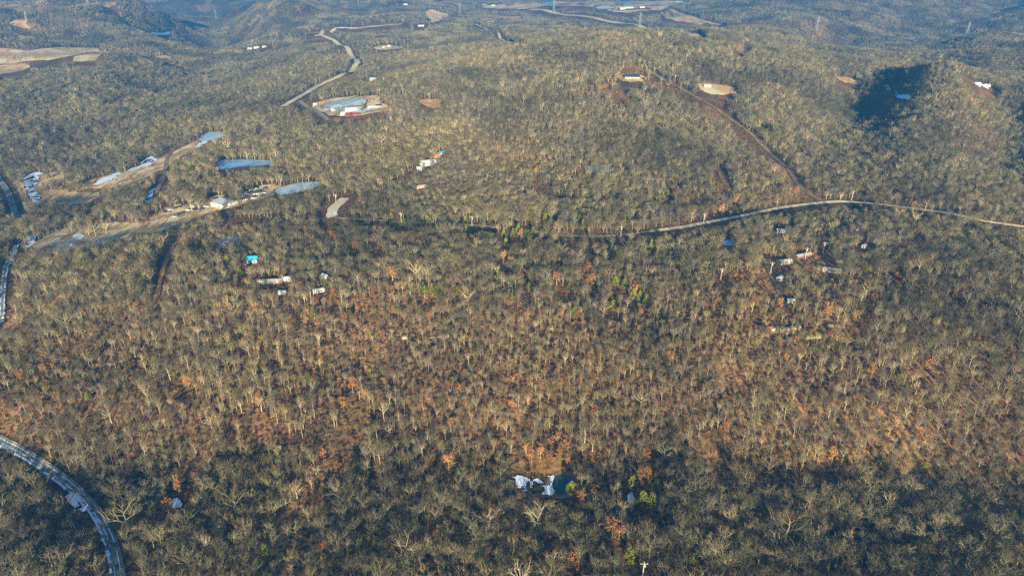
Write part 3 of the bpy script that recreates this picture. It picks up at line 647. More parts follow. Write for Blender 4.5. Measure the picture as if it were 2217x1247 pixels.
# ------------------------------------------------------------------ trees: meshes
def frame(d):
    a = d.cross(Vector((0.2, 0.3, 0.93)))
    if a.length < 1e-3: a = Vector((1, 0, 0))
    a.normalize(); return a, d.cross(a).normalized()
def bare(seed, H=12.0, spread=1.0, fork=0.36, limbs=6, subs=5, tert=5, twigs=4, wide=1.0, sides=4, lean=0.04, tw=0.035):
    rs = random.Random(seed); tr, cr = MB(), MB()
    lx, ly = rs.gauss(0, lean), rs.gauss(0, lean)
    top = H*rs.uniform(0.62, 0.72); fz = H*fork
    P = [Vector((lx*z+0.12*math.sin(z*0.7+seed), ly*z+0.12*math.cos(z*0.9+seed), z)) for z in (-0.4, fz*0.5, fz, (fz+top)/2, top)]
    tr.tube(P, [0.25*wide, 0.20*wide, 0.17*wide, 0.11*wide, 0.05*wide], 6 if sides > 3 else 4)
    def at(z):
        for i in range(4):
            if z <= P[i+1].z: return P[i].lerp(P[i+1], (z-P[i].z)/(P[i+1].z-P[i].z))
        return P[4]
    def grow(p, d, ln, r, lvl):
        seg = 3 if lvl < 2 else 2; pts = [p.copy()]; q = p.copy(); dd = d.copy()
        for i in range(seg):
            dd = (dd+Vector((rs.gauss(0, 0.17), rs.gauss(0, 0.17), rs.gauss(0, 0.10)+(0.13 if lvl < 2 else 0.06)))).normalized()
            q = q+dd*(ln/seg); pts.append(q.copy())
        n = sides if lvl == 1 else 3
        cr.tube(pts, [r*(1-0.72*i/seg) for i in range(seg+1)], n, mi=0 if lvl < 3 else 1)
        if lvl == 3 or (lvl == 2 and tert == 0):
            for k in range(twigs):
                s = rs.uniform(0.25, 1.0); k0 = min(int(s*seg), seg-1); o_ = pts[k0].lerp(pts[k0+1], s*seg-k0)
                a, b_ = frame(dd); an = rs.uniform(0, 6.28); td = (dd*0.8+(a*math.cos(an)+b_*math.sin(an))*rs.uniform(0.5, 1.1)+Vector((0, 0, 0.15))).normalized()
                tl = rs.uniform(0.5, 1.15)*(1.0 if tert else 1.5); sd = td.cross(Vector((rs.gauss(0, 1), rs.gauss(0, 1), rs.gauss(0, 1)))).normalized()*tw
                e = o_+td*tl
                cr.add([tuple(o_-sd), tuple(o_+sd), tuple(e)], [(0, 1, 2)], 1)
            return
        cnt = subs if lvl == 1 else tert
        for k in range(cnt):
            s = 0.28+0.72*(k+rs.random())/cnt; s = min(s, 1.0); k0 = min(int(s*seg), seg-1); o_ = pts[k0].lerp(pts[k0+1], s*seg-k0)
            a, b_ = frame(dd); an = rs.uniform(0, 6.28)
            nd = (dd*rs.uniform(0.7, 1.0)+(a*math.cos(an)+b_*math.sin(an))*rs.uniform(0.55, 0.95)+Vector((0, 0, 0.12))).normalized()
            grow(o_, nd, ln*rs.uniform(0.42, 0.62), max(r*0.52, 0.033), lvl+1)
    for k in range(limbs):
        z = fz+(top-fz)*(k/(limbs-1) if limbs > 1 else 0)**1.0
        az = k*2.4+rs.uniform(-0.5, 0.5); up = 0.45+0.75*(k/limbs)+rs.uniform(-0.1, 0.15)
        d = Vector((math.cos(az)*spread, math.sin(az)*spread, up)).normalized()
        ln = (H-z)*rs.uniform(0.62, 0.82)*(0.85+0.25*spread) if k > 1 else H*rs.uniform(0.36, 0.44)*(0.8+0.3*spread)
        grow(at(z), d, ln, (0.13-0.05*k/limbs)*wide, 1)
    return tr, cr
def leafblob(mb, c, r, n, rs, size, mi=0, flat=1.0):
    for _ in range(n):
        v = Vector((rs.gauss(0, 1), rs.gauss(0, 1), rs.gauss(0, 1)*flat)); v = v.normalized()*r*rs.uniform(0.45, 1.0); p = Vector(c)+v
        nn = (v.normalized()+Vector((rs.gauss(0, .5), rs.gauss(0, .5), rs.gauss(0, .5)))).normalized(); a, b_ = frame(nn); s = size*rs.uniform(0.6, 1.3)
        mb.add([tuple(p+a*s), tuple(p+b_*s*0.8), tuple(p-a*s), tuple(p-b_*s*0.8)], [(0, 1, 2, 3)], mi)
def russet(seed, H=9.0):
    rs = random.Random(seed); tr, cr = bare(seed, H, 0.85, 0.30, 6, 4, 0, 2, 0.9, 4)
    for k in range(20):
        az = rs.uniform(0, 6.28); z = rs.uniform(0.34, 0.98); rr = 2.5*math.sqrt(max(0.05, 1-((z-0.55)/0.5)**2))*rs.uniform(0.3, 1.0)
        leafblob(cr, (rr*math.cos(az), rr*math.sin(az), H*z), rs.uniform(0.55, 1.0), 26, rs, 0.2, 2, 0.7)
    return tr, cr
def cedar(seed, H=6.2):
    rs = random.Random(seed); tr, cr = MB(), MB()
    tr.tube([(0,0,-0.3),(0,0,H*0.5),(0,0,H*0.9)], [0.2,0.12,0.04], 6)
    Rm = H*rs.uniform(0.30, 0.40)
    for k in range(60):
        z = rs.uniform(0.06, 1.0)**0.9; rr = Rm*(1-z)**0.62*rs.uniform(0.55, 1.0); az = rs.uniform(0, 6.28)
        leafblob(cr, (rr*math.cos(az), rr*math.sin(az), H*(0.08+0.9*z)), 0.30+0.40*(1-z), 18, rs, 0.19, 0)
    return tr, cr
def bush(seed):
    rs = random.Random(seed); m = MB()
    for k in range(7):
        az = rs.uniform(0, 6.28); d = Vector((math.cos(az)*0.6, math.sin(az)*0.6, 1)).normalized(); m.tube([(0,0,-0.2), tuple(d*rs.uniform(1.5, 2.6))], [0.05, 0.02], 3, mi=1)
    for k in range(9):
        az = rs.uniform(0, 6.28); rr = rs.uniform(0, 1.3); leafblob(m, (rr*math.cos(az), rr*math.sin(az), rs.uniform(0.4, 2.3)), 0.55, 9, rs, 0.17, 0)
    return m
BT = [M['bark'], M['twig'], M['russet']]
NEAR = []                                     # (trunk mesh, crown mesh, merged mesh)
def merge(tr, cr, off=(0, 0, 0), s=1.0, rz=0, into=None):
    m = into or MB(); c, sn = math.cos(rz), math.sin(rz)
    for q in (tr, cr):
        m.add([((x*c-y*sn)*s+off[0], (x*sn+y*c)*s+off[1], z*s+off[2]) for x, y, z in q.v], q.f); m.m[-len(q.f):] = q.m
    return m
SPEC = [dict(H=11, spread=0.80, limbs=9, subs=6, tert=4, twigs=3, fork=0.30, wide=1.2), dict(H=11.5, spread=0.95, limbs=9, subs=6, tert=4, twigs=3, fork=0.30, wide=1.15), dict(H=10, spread=1.05, limbs=8, subs=6, tert=4, twigs=3, fork=0.22, wide=1.2),
        dict(H=12, spread=0.70, limbs=8, subs=6, tert=4, twigs=3, fork=0.34, wide=1.15), dict(H=12.5, spread=0.42, limbs=7, subs=5, tert=4, twigs=2, fork=0.42, wide=1.0), dict(H=12, spread=0.52, limbs=6, subs=5, tert=3, twigs=3, fork=0.40, wide=0.95),
        dict(H=11.5, spread=1.10, limbs=7, subs=5, tert=4, twigs=3, wide=1.35, fork=0.24), dict(H=12.5, spread=0.80, limbs=6, subs=5, tert=4, twigs=3, wide=1.35, fork=0.32)]
LIB = bpy.data.collections.new('tree_library'); idx = 0
def lib(me_):
    global idx
    ob = bpy.data.objects.new('v%03d' % idx, me_); LIB.objects.link(ob); idx += 1; return idx-1
for i, s_ in enumerate(SPEC):
    tr, cr = bare(100+i*7, **s_)
    NEAR.append((tr.mesh('trunk', BT), cr.mesh('crown', BT)))
    lib(merge(tr, cr).mesh('tree', BT))
MID0 = idx; mids = []
for i in range(6):
    s_ = dict(SPEC[[0, 1, 2, 3, 4, 5][i]]); s_.update(tert=0, twigs=7, subs=6, sides=3, tw=0.05, wide=1.2)
    tr, cr = bare(300+i*5, **s_); mids.append((tr, cr)); lib(merge(tr, cr).mesh('tree', BT))
FAR0 = idx
lows = []
for i in range(4):
    s_ = dict(SPEC[i]); s_.update(tert=0, twigs=5, subs=4, limbs=6, sides=3, tw=0.10, wide=1.35); lows.append(bare(500+i*5, **s_))
for i in range(5):
    rs = random.Random(900+i); m = MB(); S = 26.0; n = 6
    for a in range(n):
        for b_ in range(n):
            if rs.random() < 0.04: continue
            tr, cr = mids[rs.randrange(6)] if i < 5 else lows[rs.randrange(4)]
            merge(tr, cr, ((a+0.5)*S/n-S/2+rs.uniform(-2.2, 2.2), (b_+0.5)*S/n-S/2+rs.uniform(-2.2, 2.2), -0.6), rs.uniform(0.5, 0.84), rs.uniform(0, 6.28), m)
    lib(m.mesh('tree_patch', BT))
XFAR0 = idx
for i in range(4):
    rs = random.Random(950+i); m = MB(); S = 60.0; n = 14
    for a in range(n):
        for b_ in range(n):
            if rs.random() < 0.05: continue
            tr, cr = lows[rs.randrange(4)]
            merge(tr, cr, ((a+0.5)*S/n-S/2+rs.uniform(-2.2, 2.2), (b_+0.5)*S/n-S/2+rs.uniform(-2.2, 2.2), -1.0), rs.uniform(0.5, 0.84), rs.uniform(0, 6.28), m)
    lib(m.mesh('tree_patch', BT))
def region(px, py):
    if px < 300 and py > 930: return 'near the bottom left lane'
    if 1080 < px < 1290 and 960 < py < 1110: return 'beside the dark pool'
    h = 'left' if px < 560 else 'left middle' if px < 1108 else 'right middle' if px < 1660 else 'right'
    v = 'bottom edge' if py > 1130 else 'below the ponds' if py > 1075 else 'level with the pool' if py > 1000 else 'russet slope' if py > 640 else 'beyond the slope'
    return v+', '+h
# russet oaks
ROAK = []
for i in range(4):
    tr, cr = russet(700+i); ROAK.append((tr.mesh('trunk', BT), cr.mesh('crown', BT)))
CED = []
for i in range(4):
    tr, cr = cedar(800+i); CED.append((tr.mesh('trunk', BT), cr.mesh('crown', [M['cedar']])))
def stand(name, kinds, px, py, s, label, group, cat='tree'):
    x, y, z = gp(px, py); v = random.randrange(len(kinds)); root = empty(name, (x, y, z), random.uniform(0, 6.28)); root.scale = (s, s, s*random.uniform(0.9, 1.15))
    mask_line([(x, y-2.5), (x, y)], 2.6) if s >= 0.78 else None
    for nm, me_ in (('trunk', kinds[v][0]), ('crown', kinds[v][1])):
        ob = bpy.data.objects.new(nm, me_); COL.objects.link(ob); ob.parent = root
    tag(root, label, cat, group)
OAKS = [(1160,385,1.1,'alone above the road in the central woodland'),(1392,1058,1.25,'above the snow patch near the bottom'),(1402,1040,0.8,'touching the larger red oak near the bottom'),
 (1325,1165,1.3,'near the bottom, left of the pole'),(1340,1172,1.0,'near the bottom, just left of the pole'),(1396,1002,1.0,'above the pair of red oaks near the bottom'),(972,1016,1.0,'left of the dark pool'),
 (1242,1068,0.8,'just right of the dark pool'),(12,905,1.3,'at the left edge above the bottom left lane'),(1981,518,1.1,'right of the cream trailer, by itself'),(1686,492,1.0,'behind the white shed below the right road'),
 (1723,425,1.0,'above the crest of the right road'),(1592,446,1.1,'on the upper side of the right road'),(1562,466,1.0,'at the left part of the right road'),(1545,468,1.0,'at the left part of the right road'),
 (1372,645,1.1,'between green cedars right of centre'),(1140,695,0.9,'at the top of the russet slope'),(1205,618,1.1,'below the middle road'),(1272,596,1.1,'below the middle road, right of a cedar'),(1280,620,1.1,'below the middle road, nearer the slope'),
 (1300,780,0.7,'on the russet slope'),(850,608,1.1,'right of the lone white shed'),(665,512,0.9,'left of the middle road'),(722,525,1.1,'below the snowy road bend'),(770,545,1.0,'below the road bend, right'),(725,650,1.0,'at the top of the russet slope, left'),
 (1090,570,1.2,'between the middle road and the slope'),(1128,520,1.2,'just below the middle road'),(1010,538,0.9,'below the middle road'),(830,740,0.9,'upper russet slope'),(410,840,1.0,'left part of the russet slope'),(465,826,0.9,'left part of the russet slope'),
 (205,745,0.9,'left end of the slope crest'),(300,678,0.9,'left end of the slope crest'),(420,630,0.9,'left of the tiny sheds'),(1570,940,1.0,'lower russet slope at right'),(1885,820,1.0,'right part of the russet slope'),(1850,700,1.0,'right end of the slope crest'),
 (1545,672,1.0,'right end of the slope crest'),(1630,672,1.0,'right end of the slope crest'),(1890,660,1.0,'right woodland'),(2085,640,1.1,'right woodland'),(1790,690,1.2,'right end of the slope crest'),(2010,805,1.1,'right part of the russet slope'),
 (1205,965,0.9,'on the bank above the pool'),(1150,1000,0.9,'on the bank above the pool'),(1170,992,0.8,'on the bank above the pool'),(1188,1004,0.8,'on the bank above the pool'),(1210,1002,0.9,'on the bank above the pool'),(1222,985,0.9,'on the bank above the pool'),(1140,985,0.8,'on the bank above the pool'),(1228,1008,0.8,'on the bank above the pool'),(1180,978,0.7,'on the bank above the pool'),(850,640,0.8,'below the middle woodland'),(745,700,0.9,'upper russet slope'),(1215,690,0.9,'upper russet slope'),(930,700,0.9,'upper russet slope'),
 (745,890,1.0,'on the russet slope left of centre'),(765,850,1.1,'on the russet slope left of centre'),(1450,790,0.9,'on the russet slope right of centre'),(365,1110,1.0,'right of the bottom left lane'),(390,1075,1.1,'right of the bottom left lane'),(1700,1150,1.2,'near the lower right corner'),
 (1800,1003,1.0,'lower right woodland'),(1765,980,0.9,'lower right woodland'),(700,1200,0.9,'along the bottom edge'),(1240,1240,1.1,'along the bottom edge'),(560,880,0.9,'on the russet slope'),(1990,960,0.9,'lower right woodland')]
for px, py, s, w_ in OAKS: stand('russet_oak', ROAK, px, py, s*0.82, 'oak holding orange russet leaves '+w_, 'oaks still holding russet leaves '+w_)
q = 0
while q < 170:
    px = random.uniform(20, 2200); py = random.triangular(380, 1240, 760); x, y = ground(px, py)
    nn = float(vnoise(np.array([x/45.0]), np.array([y/50.0]), 51)[0])
    if nn < 0.02 or bool(in_mask(np.array([x]), np.array([y]))[0]): continue
    w_ = region(px, py); stand('russet_oak', ROAK, px, py, random.uniform(0.35, 0.65), 'small oak with dull russet leaves '+w_, 'small russet oaks '+w_); q += 1
CEDS = [(875,492,1.0,'on the middle road, leftmost'),(815,472,0.7,'left end of the middle road'),(763,470,0.7,'left end of the middle road'),(1008,484,0.9,'by the middle road left of a pole'),(1008,500,0.9,'by the middle road left of a pole'),
 (848,475,0.9,'left end of the middle road'),(925,482,0.9,'middle road between two poles'),(1060,482,0.8,'right of the second pole on the middle road'),(1110,520,1.1,'in the dark cedar clump below the middle road'),(1122,508,1.1,'in the dark cedar clump below the middle road'),
 (1138,522,1.1,'in the dark cedar clump below the middle road'),(1155,512,1.1,'in the dark cedar clump below the middle road'),(1095,535,1.0,'in the dark cedar clump below the middle road'),(1145,535,1.0,'in the dark cedar clump below the middle road'),(1262,497,1.1,'at the right end of the shaded middle road'),
 (1255,482,0.9,'at the right end of the shaded middle road'),(1352,493,1.0,'right of the pole where the road brightens'),(1375,460,1.1,'bright green above the right end of the middle road'),(1090,515,0.9,'in the dark cedar clump below the middle road'),(1445,425,0.8,'central woodland'),
 (1520,425,0.8,'above the left part of the right road'),(1865,420,0.9,'above the right road'),(920,645,1.1,'in the cedar group above the slope crest'),(936,640,1.1,'in the cedar group above the slope crest'),(945,643,1.0,'in the cedar group above the slope crest'),(912,640,0.9,'in the cedar group above the slope crest'),
 (990,640,0.8,'right of the cedar group above the crest'),(725,650,1.0,'above the left slope crest'),(682,690,1.1,'dark green on the left slope crest'),(648,682,0.8,'on the left slope crest'),(760,690,0.8,'on the left slope crest'),(1332,620,1.1,'at the cedar row right of centre'),(1340,612,1.1,'at the cedar row right of centre'),
 (1370,648,1.1,'at the cedar row right of centre'),(1384,650,1.0,'at the cedar row right of centre'),(1398,662,1.1,'pointed, right end of the cedar row'),(1325,672,0.9,'below the cedar row right of centre'),(1243,685,1.0,'upper russet slope'),(1232,632,0.9,'left of the cedar row'),(1145,632,1.0,'left of the cedar row'),
 (1108,655,0.9,'left of the cedar row'),(1352,625,1.0,'at the cedar row right of centre'),(496,578,1.1,'bright yellow-green left of the turquoise roof'),(521,603,1.0,'bright green below the turquoise roof'),(705,628,1.0,'beside the narrow white shed'),(107,388,1.1,'dark, in the orange clearing by the creek'),
 (264,377,1.0,'dark round, on the snow bank'),(1205,1098,0.1,'x'),(1236,1070,1.1,'at the edge of the dark pool'),(1368,1062,1.2,'dark, below the red oaks near the bottom'),(1390,1098,1.3,'dark, below the red oaks near the bottom'),(1408,1100,1.2,'dark, below the red oaks near the bottom'),(877,1008,0.7,'lower russet slope'),
 (250,1110,1.0,'beside the bottom left lane'),(300,1036,0.9,'right of the bottom left lane'),(800,1045,0.8,'below the russet slope'),(575,1205,1.0,'along the bottom edge'),(705,1070,0.9,'below the russet slope'),(1210,1000,0.9,'on the orange bank above the pool'),(1495,1230,0.9,'along the bottom edge'),
 (1362,1215,1.1,'left of the pole at the bottom edge'),(1905,1010,0.9,'lower right woodland'),(2000,1020,0.8,'lower right woodland'),(380,825,0.9,'left part of the russet slope'),(192,870,0.8,'left part of the russet slope'),(1870,598,1.0,'right woodland'),(2110,450,1.0,'above the right road'),(235,470,1.1,'beside the long clearing'),
 (350,430,0.9,'above the parked cars'),(196,465,1.0,'beside the long clearing'),(1180,480,0.9,'above the middle road'),(1200,470,0.9,'above the middle road'),(1150,480,0.9,'above the middle road'),(1540,560,0.8,'right of centre'),(1325,545,0.9,'below the middle road at right'),(1410,540,1.1,'dark, below the right end of the middle road'),
 (790,205,1.6,'yellow-green tree by the farmyard pond')]
for px, py, s, w_ in CEDS:
    if w_ == 'x': continue
    if 'farmyard' in w_: px, py = 786, 241
    stand('cedar', CED, px, py, s*1.0, 'evergreen cedar '+w_, 'cedars '+w_)
# ------------------------------------------------------------------ trees: placement
def jgrid(x0, x1, y0, y1, s, jit, rg):
    X, Y = np.meshgrid(np.arange(x0*1.5, x1*1.5, s), np.arange(y0-abs(x0), y1+abs(x0)*0.9, s)); X, Y = X*0.848+Y*0.53-0.53*(y0+y1)/2, -X*0.53+Y*0.848+0.152*(y0+y1)/2
    X = X.ravel()+rg.uniform(-jit, jit, X.size)*s; Y = Y.ravel()+rg.uniform(-jit, jit, Y.size)*s
    return X, Y
def visible(x, y, mx=130, my=150):
    z = hz(x, y); px, py = proj(x, y, z); return (px > -mx) & (px < 2217+mx) & (py > -120) & (py < 1247+my) & (y > 60)
def keep(x, y, f=0.85, ht=9.0):
    z = hz(x, y); d = np.hypot(x, y); dep = (CAM_H-z)/d; reach = f*ht/np.maximum(dep, 0.05); ok = np.ones(x.shape, bool)
    for s in (0, 0.25, 0.5, 0.75, 1.0): ok &= ~in_mask(x+x/d*reach*s, y+y/d*reach*s)
    return ok | clump(x, y)
# russet oaks and cedars first
DIST1, DIST2, DIST3 = 1350.0, 2600.0, 5200.0
Xn, Yn = jgrid(-1150, 1150, 90, DIST1+50, 3.35, 0.45, rng)
d = np.hypot(Xn, Yn); k = visible(Xn, Yn) & (d < DIST1); Xn, Yn, d = Xn[k], Yn[k], d[k]
k = keep(Xn, Yn); Xn, Yn, d = Xn[k], Yn[k], d[k]
gap = vnoise(Xn/26, Yn/26, 21)+0.6*vnoise(Xn/9, Yn/9, 22)
band = sst(195, 225, Yn)*(1-sst(330, 370, Yn))
k = (gap > -0.47+0.04*band) & (rng.random(len(Xn)) > 0.05); Xn, Yn, d, band = Xn[k], Yn[k], d[k], band[k]
Xp, Yp = jgrid(-2300, 2300, DIST1*0.5, DIST2+60, 24.0, 0.2, rng)
dp = np.hypot(Xp, Yp); k = visible(Xp, Yp) & (dp >= DIST1-4) & (dp < DIST2); Xp, Yp = Xp[k], Yp[k]
near_m = np.zeros(len(Xp), bool)
for ax in (-12, -4, 4, 12):
    for ay in (-12, -4, 4, 12, -40, -70): near_m |= ~keep(Xp+ax, Yp+ay, 0.8)
Xi, Yi = Xp[near_m], Yp[near_m]; Xp, Yp = Xp[~near_m], Yp[~near_m]
ex = np.concatenate([Xi+a*6.2+rng.uniform(-2.4, 2.4, len(Xi)) for a in (-1.5, -.5, .5, 1.5) for _ in range(4)])
ey = np.concatenate([Yi+a*6.2+rng.uniform(-2.4, 2.4, len(Xi)) for _ in range(4) for a in (-1.5, -.5, .5, 1.5)])
k = keep(ex, ey, 0.8); ex, ey = ex[k], ey[k]
Xf, Yf = jgrid(-4200, 4200, DIST2*0.6, DIST3, 56.0, 0.15, rng)
df = np.hypot(Xf, Yf); k = visible(Xf, Yf) & (df >= DIST2) & (df < DIST3); Xf, Yf = Xf[k], Yf[k]
far_m = np.zeros(len(Xf), bool)
for ax in (-25, 0, 25):
    for ay in (-25, 0, 25): far_m |= in_mask(Xf+ax, Yf+ay)
Xj, Yj = Xf[far_m], Yf[far_m]; Xf, Yf = Xf[~far_m], Yf[~far_m]
fx = np.concatenate([Xj+a*7+rng.uniform(-3, 3, len(Xj)) for a in range(-4, 5) for _ in range(9)]) if len(Xj) else np.zeros(0)
fy = np.concatenate([Yj+a*7+rng.uniform(-3, 3, len(Xj)) for _ in range(9) for a in range(-4, 5)]) if len(Xj) else np.zeros(0)
k = keep(fx, fy, 0.3); fx, fy = fx[k], fy[k]
n = len(Xn); var = rng.integers(0, 6, n); big = rng.random(n) < 0.045; var[big] = rng.integers(6, 8, big.sum())
sl = rng.random(n) < 0.7*band; var[sl] = rng.integers(4, 6, sl.sum())
LN = 620.0
midk = d > LN; var[midk] = MID0+rng.integers(0, 6, midk.sum())
sc = rng.uniform(0.40, 0.76, n)*(1+0.36*big)*(1-0.12*band)*(1.0+0.55*vnoise(Xn/70, Yn/70, 31)+0.35*vnoise(Xn/17, Yn/17, 32))
Zn = hz(Xn, Yn)
pxn, pyn = proj(Xn, Yn, Zn+4)
inview = (pxn > 6) & (pxn < 2211) & (pyn > 6) & (pyn < 1241)
slant = np.sqrt(Xn**2+Yn**2+(CAM_H-Zn)**2); size = sc/slant
cand = np.where(inview)[0]; order = cand[np.argsort(-size[cand]*(1+0.25*(slant[cand] < 420)))][:300]
ind = np.zeros(n, bool); ind[order] = True
CLS = {0: 'broad crowned bare tree with many fine branches', 1: 'wide domed bare tree with dense branching', 2: 'low forking bare tree with spreading limbs', 3: 'tall bare tree with an open rounded crown',
       4: 'slender upright bare tree with a narrow crown', 5: 'thin straight bare tree with few branches', 6: 'bare tree with thick pale crooked limbs', 7: 'tall bare tree with stout pale limbs and few twigs'}
roots = {}
for i in order:
    v = int(var[i]) if var[i] < 8 else 0
    x, y, z = float(Xn[i]), float(Yn[i]), float(Zn[i])
    if v not in roots:
        r_ = empty('bare_tree', (x, y, z)); 
        for nm, me_ in (('trunk', NEAR[v][0]), ('crown', NEAR[v][1])):
            ob = bpy.data.objects.new(nm, me_); COL.objects.link(ob); ob.parent = r_
        roots[v] = r_
    else: r_ = copy_tree(roots[v])
    r_.location = (x, y, z); s = float(sc[i]); r_.scale = (s, s, s*random.uniform(0.92, 1.1)); r_.rotation_euler.z = random.uniform(0, 6.28)
    reg = region(float(pxn[i]), float(pyn[i])); tag(r_, CLS[v]+' '+reg, 'tree', CLS[v]+' '+reg)
def gn_scatter(name, P, V, S, RZ, coll, normals=None):
    me_ = bpy.data.meshes.new(name); me_.vertices.add(len(P)); me_.vertices.foreach_set('co', P.astype(np.float32).ravel())
    a = me_.attributes.new('variant', 'INT', 'POINT'); a.data.foreach_set('value', V.astype(np.int32))
    a = me_.attributes.new('size', 'FLOAT', 'POINT'); a.data.foreach_set('value', S.astype(np.float32))
    a = me_.attributes.new('turn', 'FLOAT_VECTOR', 'POINT'); a.data.foreach_set('vector', RZ.astype(np.float32).ravel())
    ob = bpy.data.objects.new(name, me_); COL.objects.link(ob)
    t = bpy.data.node_groups.new(name+'_nodes', 'GeometryNodeTree')
    t.interface.new_socket('Geometry', in_out='INPUT', socket_type='NodeSocketGeometry'); t.interface.new_socket('Geometry', in_out='OUTPUT', socket_type='NodeSocketGeometry')
    gi = t.nodes.new('NodeGroupInput'); go = t.nodes.new('NodeGroupOutput'); ip = t.nodes.new('GeometryNodeInstanceOnPoints'); ci = t.nodes.new('GeometryNodeCollectionInfo')
    ci.inputs['Collection'].default_value = coll; ci.inputs['Separate Children'].default_value = True; ci.inputs['Reset Children'].default_value = True
    def na(nm, ty):
        q = t.nodes.new('GeometryNodeInputNamedAttribute'); q.data_type = ty; q.inputs['Name'].default_value = nm; return q.outputs['Attribute']
    ip.inputs['Pick Instance'].default_value = True
    t.links.new(gi.outputs[0], ip.inputs['Points']); t.links.new(ci.outputs[0], ip.inputs['Instance'])
    t.links.new(na('variant', 'INT'), ip.inputs['Instance Index'])
    t.links.new(na('size', 'FLOAT'), ip.inputs['Scale'])
    t.links.new(na('turn', 'FLOAT_VECTOR'), ip.inputs['Rotation'])
    t.links.new(ip.outputs[0], go.inputs[0])
    md = ob.modifiers.new('scatter', 'NODES'); md.node_group = t
    return ob
def turns(x, y, rz, tilt):
    out = np.zeros((len(x), 3)); out[:, 2] = rz
    if tilt:
        e = 12.0; gx = (hz(x+e, y)-hz(x-e, y))/(2*e); gy = (hz(x, y+e)-hz(x, y-e))/(2*e)
        c, s = np.cos(rz), np.sin(rz)                      # slope in the patch's own turned axes
        out[:, 0] = np.arctan(-gx*s+gy*c); out[:, 1] = -np.arctan(gx*c+gy*s)
        # XYZ euler: x and y tilt are applied before the turn about z
    return out
rest = ~ind
PX = [Xn[rest], ex, Xp, fx, Xf]; PY = [Yn[rest], ey, Yp, fy, Yf]
VV = [var[rest], MID0+rng.integers(0, 6, len(ex)), FAR0+rng.integers(0, 5, len(Xp)), MID0+rng.integers(0, 6, len(fx)), XFAR0+rng.integers(0, 4, len(Xf))]
SS = [sc[rest], rng.uniform(0.5, 0.85, len(ex)), np.ones(len(Xp)), rng.uniform(0.7, 1.1, len(fx)), np.ones(len(Xf))]
TT = [turns(a, b_, rng.uniform(0, 6.28, len(a)), i in (2, 4)) for i, (a, b_) in enumerate(zip(PX, PY))]
X = np.concatenate(PX); Y = np.concatenate(PY)
forest = gn_scatter('bare_forest', np.stack([X, Y, hz(X, Y)], 1), np.concatenate(VV), np.concatenate(SS), np.concatenate(TT), LIB)
tag(forest, 'leafless winter forest covering the slopes beyond the nearest trees', 'forest', kind='stuff')
print('trees', n, len(ex), len(Xp), len(fx), len(Xf))
# undergrowth
BL = bpy.data.collections.new('brush_library')
for i in range(4):
    ob = bpy.data.objects.new('b%d' % i, bush(40+i).mesh('bush', [M['brush'], M['twig']])); BL.objects.link(ob)
Xb, Yb = jgrid(-800, 800, 120, 760, 3.6, 0.5, rng)
k = visible(Xb, Yb); Xb, Yb = Xb[k], Yb[k]; k = keep(Xb, Yb, 0.3, 4); Xb, Yb = Xb[k], Yb[k]
bandb = sst(195, 225, Yb)*(1-sst(330, 380, Yb)); nb = vnoise(Xb/38, Yb/45, 41)+0.5*vnoise(Xb/12, Yb/12, 42)
k = nb > 0.26-0.62*bandb; Xb, Yb = Xb[k], Yb[k]
Xt, Yt = jgrid(-2100, 1500, 120, 2300, 4.2, 0.5, rng)
ii_ = np.clip(((Xt-MX0)/MS).astype(int), 0, MW-1); jj_ = np.clip(((Yt-MY0)/MS).astype(int), 0, MH-1)
k = FIELD[jj_, ii_] & ~HARD[jj_, ii_] & (vnoise(Xt/14, Yt/14, 81)+0.6*vnoise(Xt/5, Yt/5, 82) > np.where(Yt < 330, -0.35, 0.12)); Xt, Yt = Xt[k], Yt[k]
print('tufts', len(Xt)); Xb = np.concatenate([Xb, Xt]); Yb = np.concatenate([Yb, Yt])
br = gn_scatter('undergrowth', np.stack([Xb, Yb, hz(Xb, Yb)], 1), rng.integers(0, 4, len(Xb)), rng.uniform(0.4, 1.1, len(Xb)), turns(Xb, Yb, rng.uniform(0, 6.28, len(Xb)), False), BL)
tag(br, 'russet leafed low brush growing between the bare trees', 'undergrowth', kind='stuff')
print('bushes', len(Xb))
# the named bare trees standing in the open
for px, py, s, v, lab in [(417,458,1.35,6,'large bare tree standing alone among the parked cars'),(208,512,1.0,6,'bare tree in the middle of the long clearing'),(232,508,0.9,7,'bare tree right of the middle of the long clearing'),
                          (112,536,0.9,5,'small dark bare tree at the left end of the long clearing'),(302,495,1.1,7,'bare tree at the edge of the long clearing left of the cars'),(1874,178,1.5,7,'white leaning bare tree beside the orange clearing'),
                          (268,505,0.8,4,'slender bare tree in the long clearing'),(1700,1172,1.35,6,'sunlit fan shaped bare tree near the lower right'),(280,1150,1.3,6,'broad sunlit bare tree right of the bottom left lane')]:
    x, y, z = gp(px, py); root = empty('bare_tree', (x, y, z), random.uniform(0, 6)); root.scale = (s, s, s)
    for nm, me_ in (('trunk', NEAR[v][0]), ('crown', NEAR[v][1])):
        ob = bpy.data.objects.new(nm, me_); COL.objects.link(ob); ob.parent = root
    tag(root, lab, 'tree')
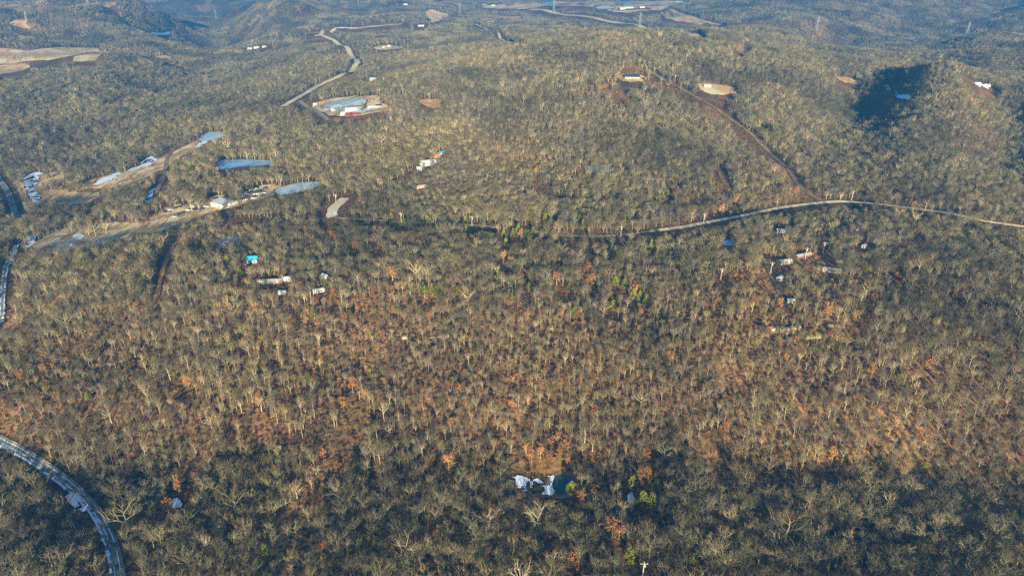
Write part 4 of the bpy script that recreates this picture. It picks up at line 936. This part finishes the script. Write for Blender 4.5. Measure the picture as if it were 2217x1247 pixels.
# ------------------------------------------------------------------ rocks and fallen logs
def rock(px, py, L, W_, H_, rz, label):
    x, y, z = gp(px, py); rs = random.Random(int(px*7+py)); n = 10; m = MB(); rings = []
    for zz, k in ((-0.6, 1.05), (H_*0.5, 1.0), (H_*0.95, 0.9), (H_, 0.75)):
        rings.append([(L/2*k*math.cos(q*2*math.pi/n)*rs.uniform(0.85, 1.12), W_/2*k*math.sin(q*2*math.pi/n)*rs.uniform(0.8, 1.15), zz+rs.uniform(-.12, .12)) for q in range(n)])
    vs = [p for r_ in rings for p in r_]; fs = [(j*n+i, j*n+(i+1) % n, (j+1)*n+(i+1) % n, (j+1)*n+i) for j in range(3) for i in range(n)]+[tuple(3*n+i for i in range(n))]
    m.add(vs, fs); o = m.build('rock_ledge', M['rock'], None, (x, y, z), R(rz)); tag(o, label, 'rock', 'rock ledges along the slope crest')
for a in [(1696,716,7,3,1.6,5,'flat rock ledge at the right crest, widest one'),(1668,718,5,3,2.2,0,'rounded boulder at the left end of the ledge'),(1722,711,6,2.5,1.3,8,'flat rock right of the widest ledge'),(1762,731,8,2,1.0,4,'long low ledge below the crest'),(1800,706,5,2,1.0,0,'small ledge near the russet oaks at right'),
          (540,742,4,2.5,1.2,0,'small boulder at the left crest'),(876,732,4,2.2,1.2,0,'pale boulder on the upper slope left of centre'),(965,729,4,2,1,20,'pale boulder on the upper slope near centre'),(602,968,3,2,1,0,'pale boulder on the lower left slope'),(1360,938,3,2,1,0,'pale boulder on the lower slope right of centre')]:
    x, y = ground(a[0], a[1]); rock(*a); mask_line([(x, y), (x+1, y)], 6)
def log(px, py, L, rz, label):
    x, y, z = gp(px, py); m = MB(); m.tube([(-L/2, 0, 0.25), (-L*0.1, 0.15, 0.32), (L/2, 0, 0.28)], [0.24, 0.2, 0.08], 6, cap=True)
    for k, s in ((0.1, 1), (0.28, -1)): m.tube([(L*k, 0, 0.3), (L*(k+0.14), s*1.0, 0.9)], [0.09, 0.04], 4)
    o = m.build('fallen_log', M['pole'], None, (x, y, z), R(rz)); tag(o, label, 'log', 'fallen pale logs in the wood')
for a in [(216,722,9,20,'pale fallen log at the left end of the slope crest'),(1305,709,7,10,'pale fallen log on the upper slope right of centre'),(950,730,9,14,'long pale fallen log at the top of the slope near centre'),(1810,530,8,0,'pale fallen log behind the grey trailer')]: log(*a)
# ------------------------------------------------------------------ haze
hm = bpy.data.materials.new('haze_air'); hm.use_nodes = True; t = hm.node_tree
for nd in list(t.nodes):
    if nd.type == 'BSDF_PRINCIPLED': t.nodes.remove(nd)
pv = t.nodes.new('ShaderNodeVolumePrincipled'); pv.inputs['Density'].default_value = 0.00030; pv.inputs['Color'].default_value = (0.035, 0.22, 0.55, 1); pv.inputs['Anisotropy'].default_value = 0.0
t.links.new(pv.outputs[0], [nd for nd in t.nodes if nd.type == 'OUTPUT_MATERIAL'][0].inputs['Volume'])
zmin, zmax = float(HH.min())-1.5, max(float(HH.max()), CAM_H)+45
m = MB(); m.box(-9200, 9200, -2700, 11800, zmin, zmax); hb = m.build('haze', hm); tag(hb, 'thin blue winter haze over the distant hills', 'haze', kind='stuff')
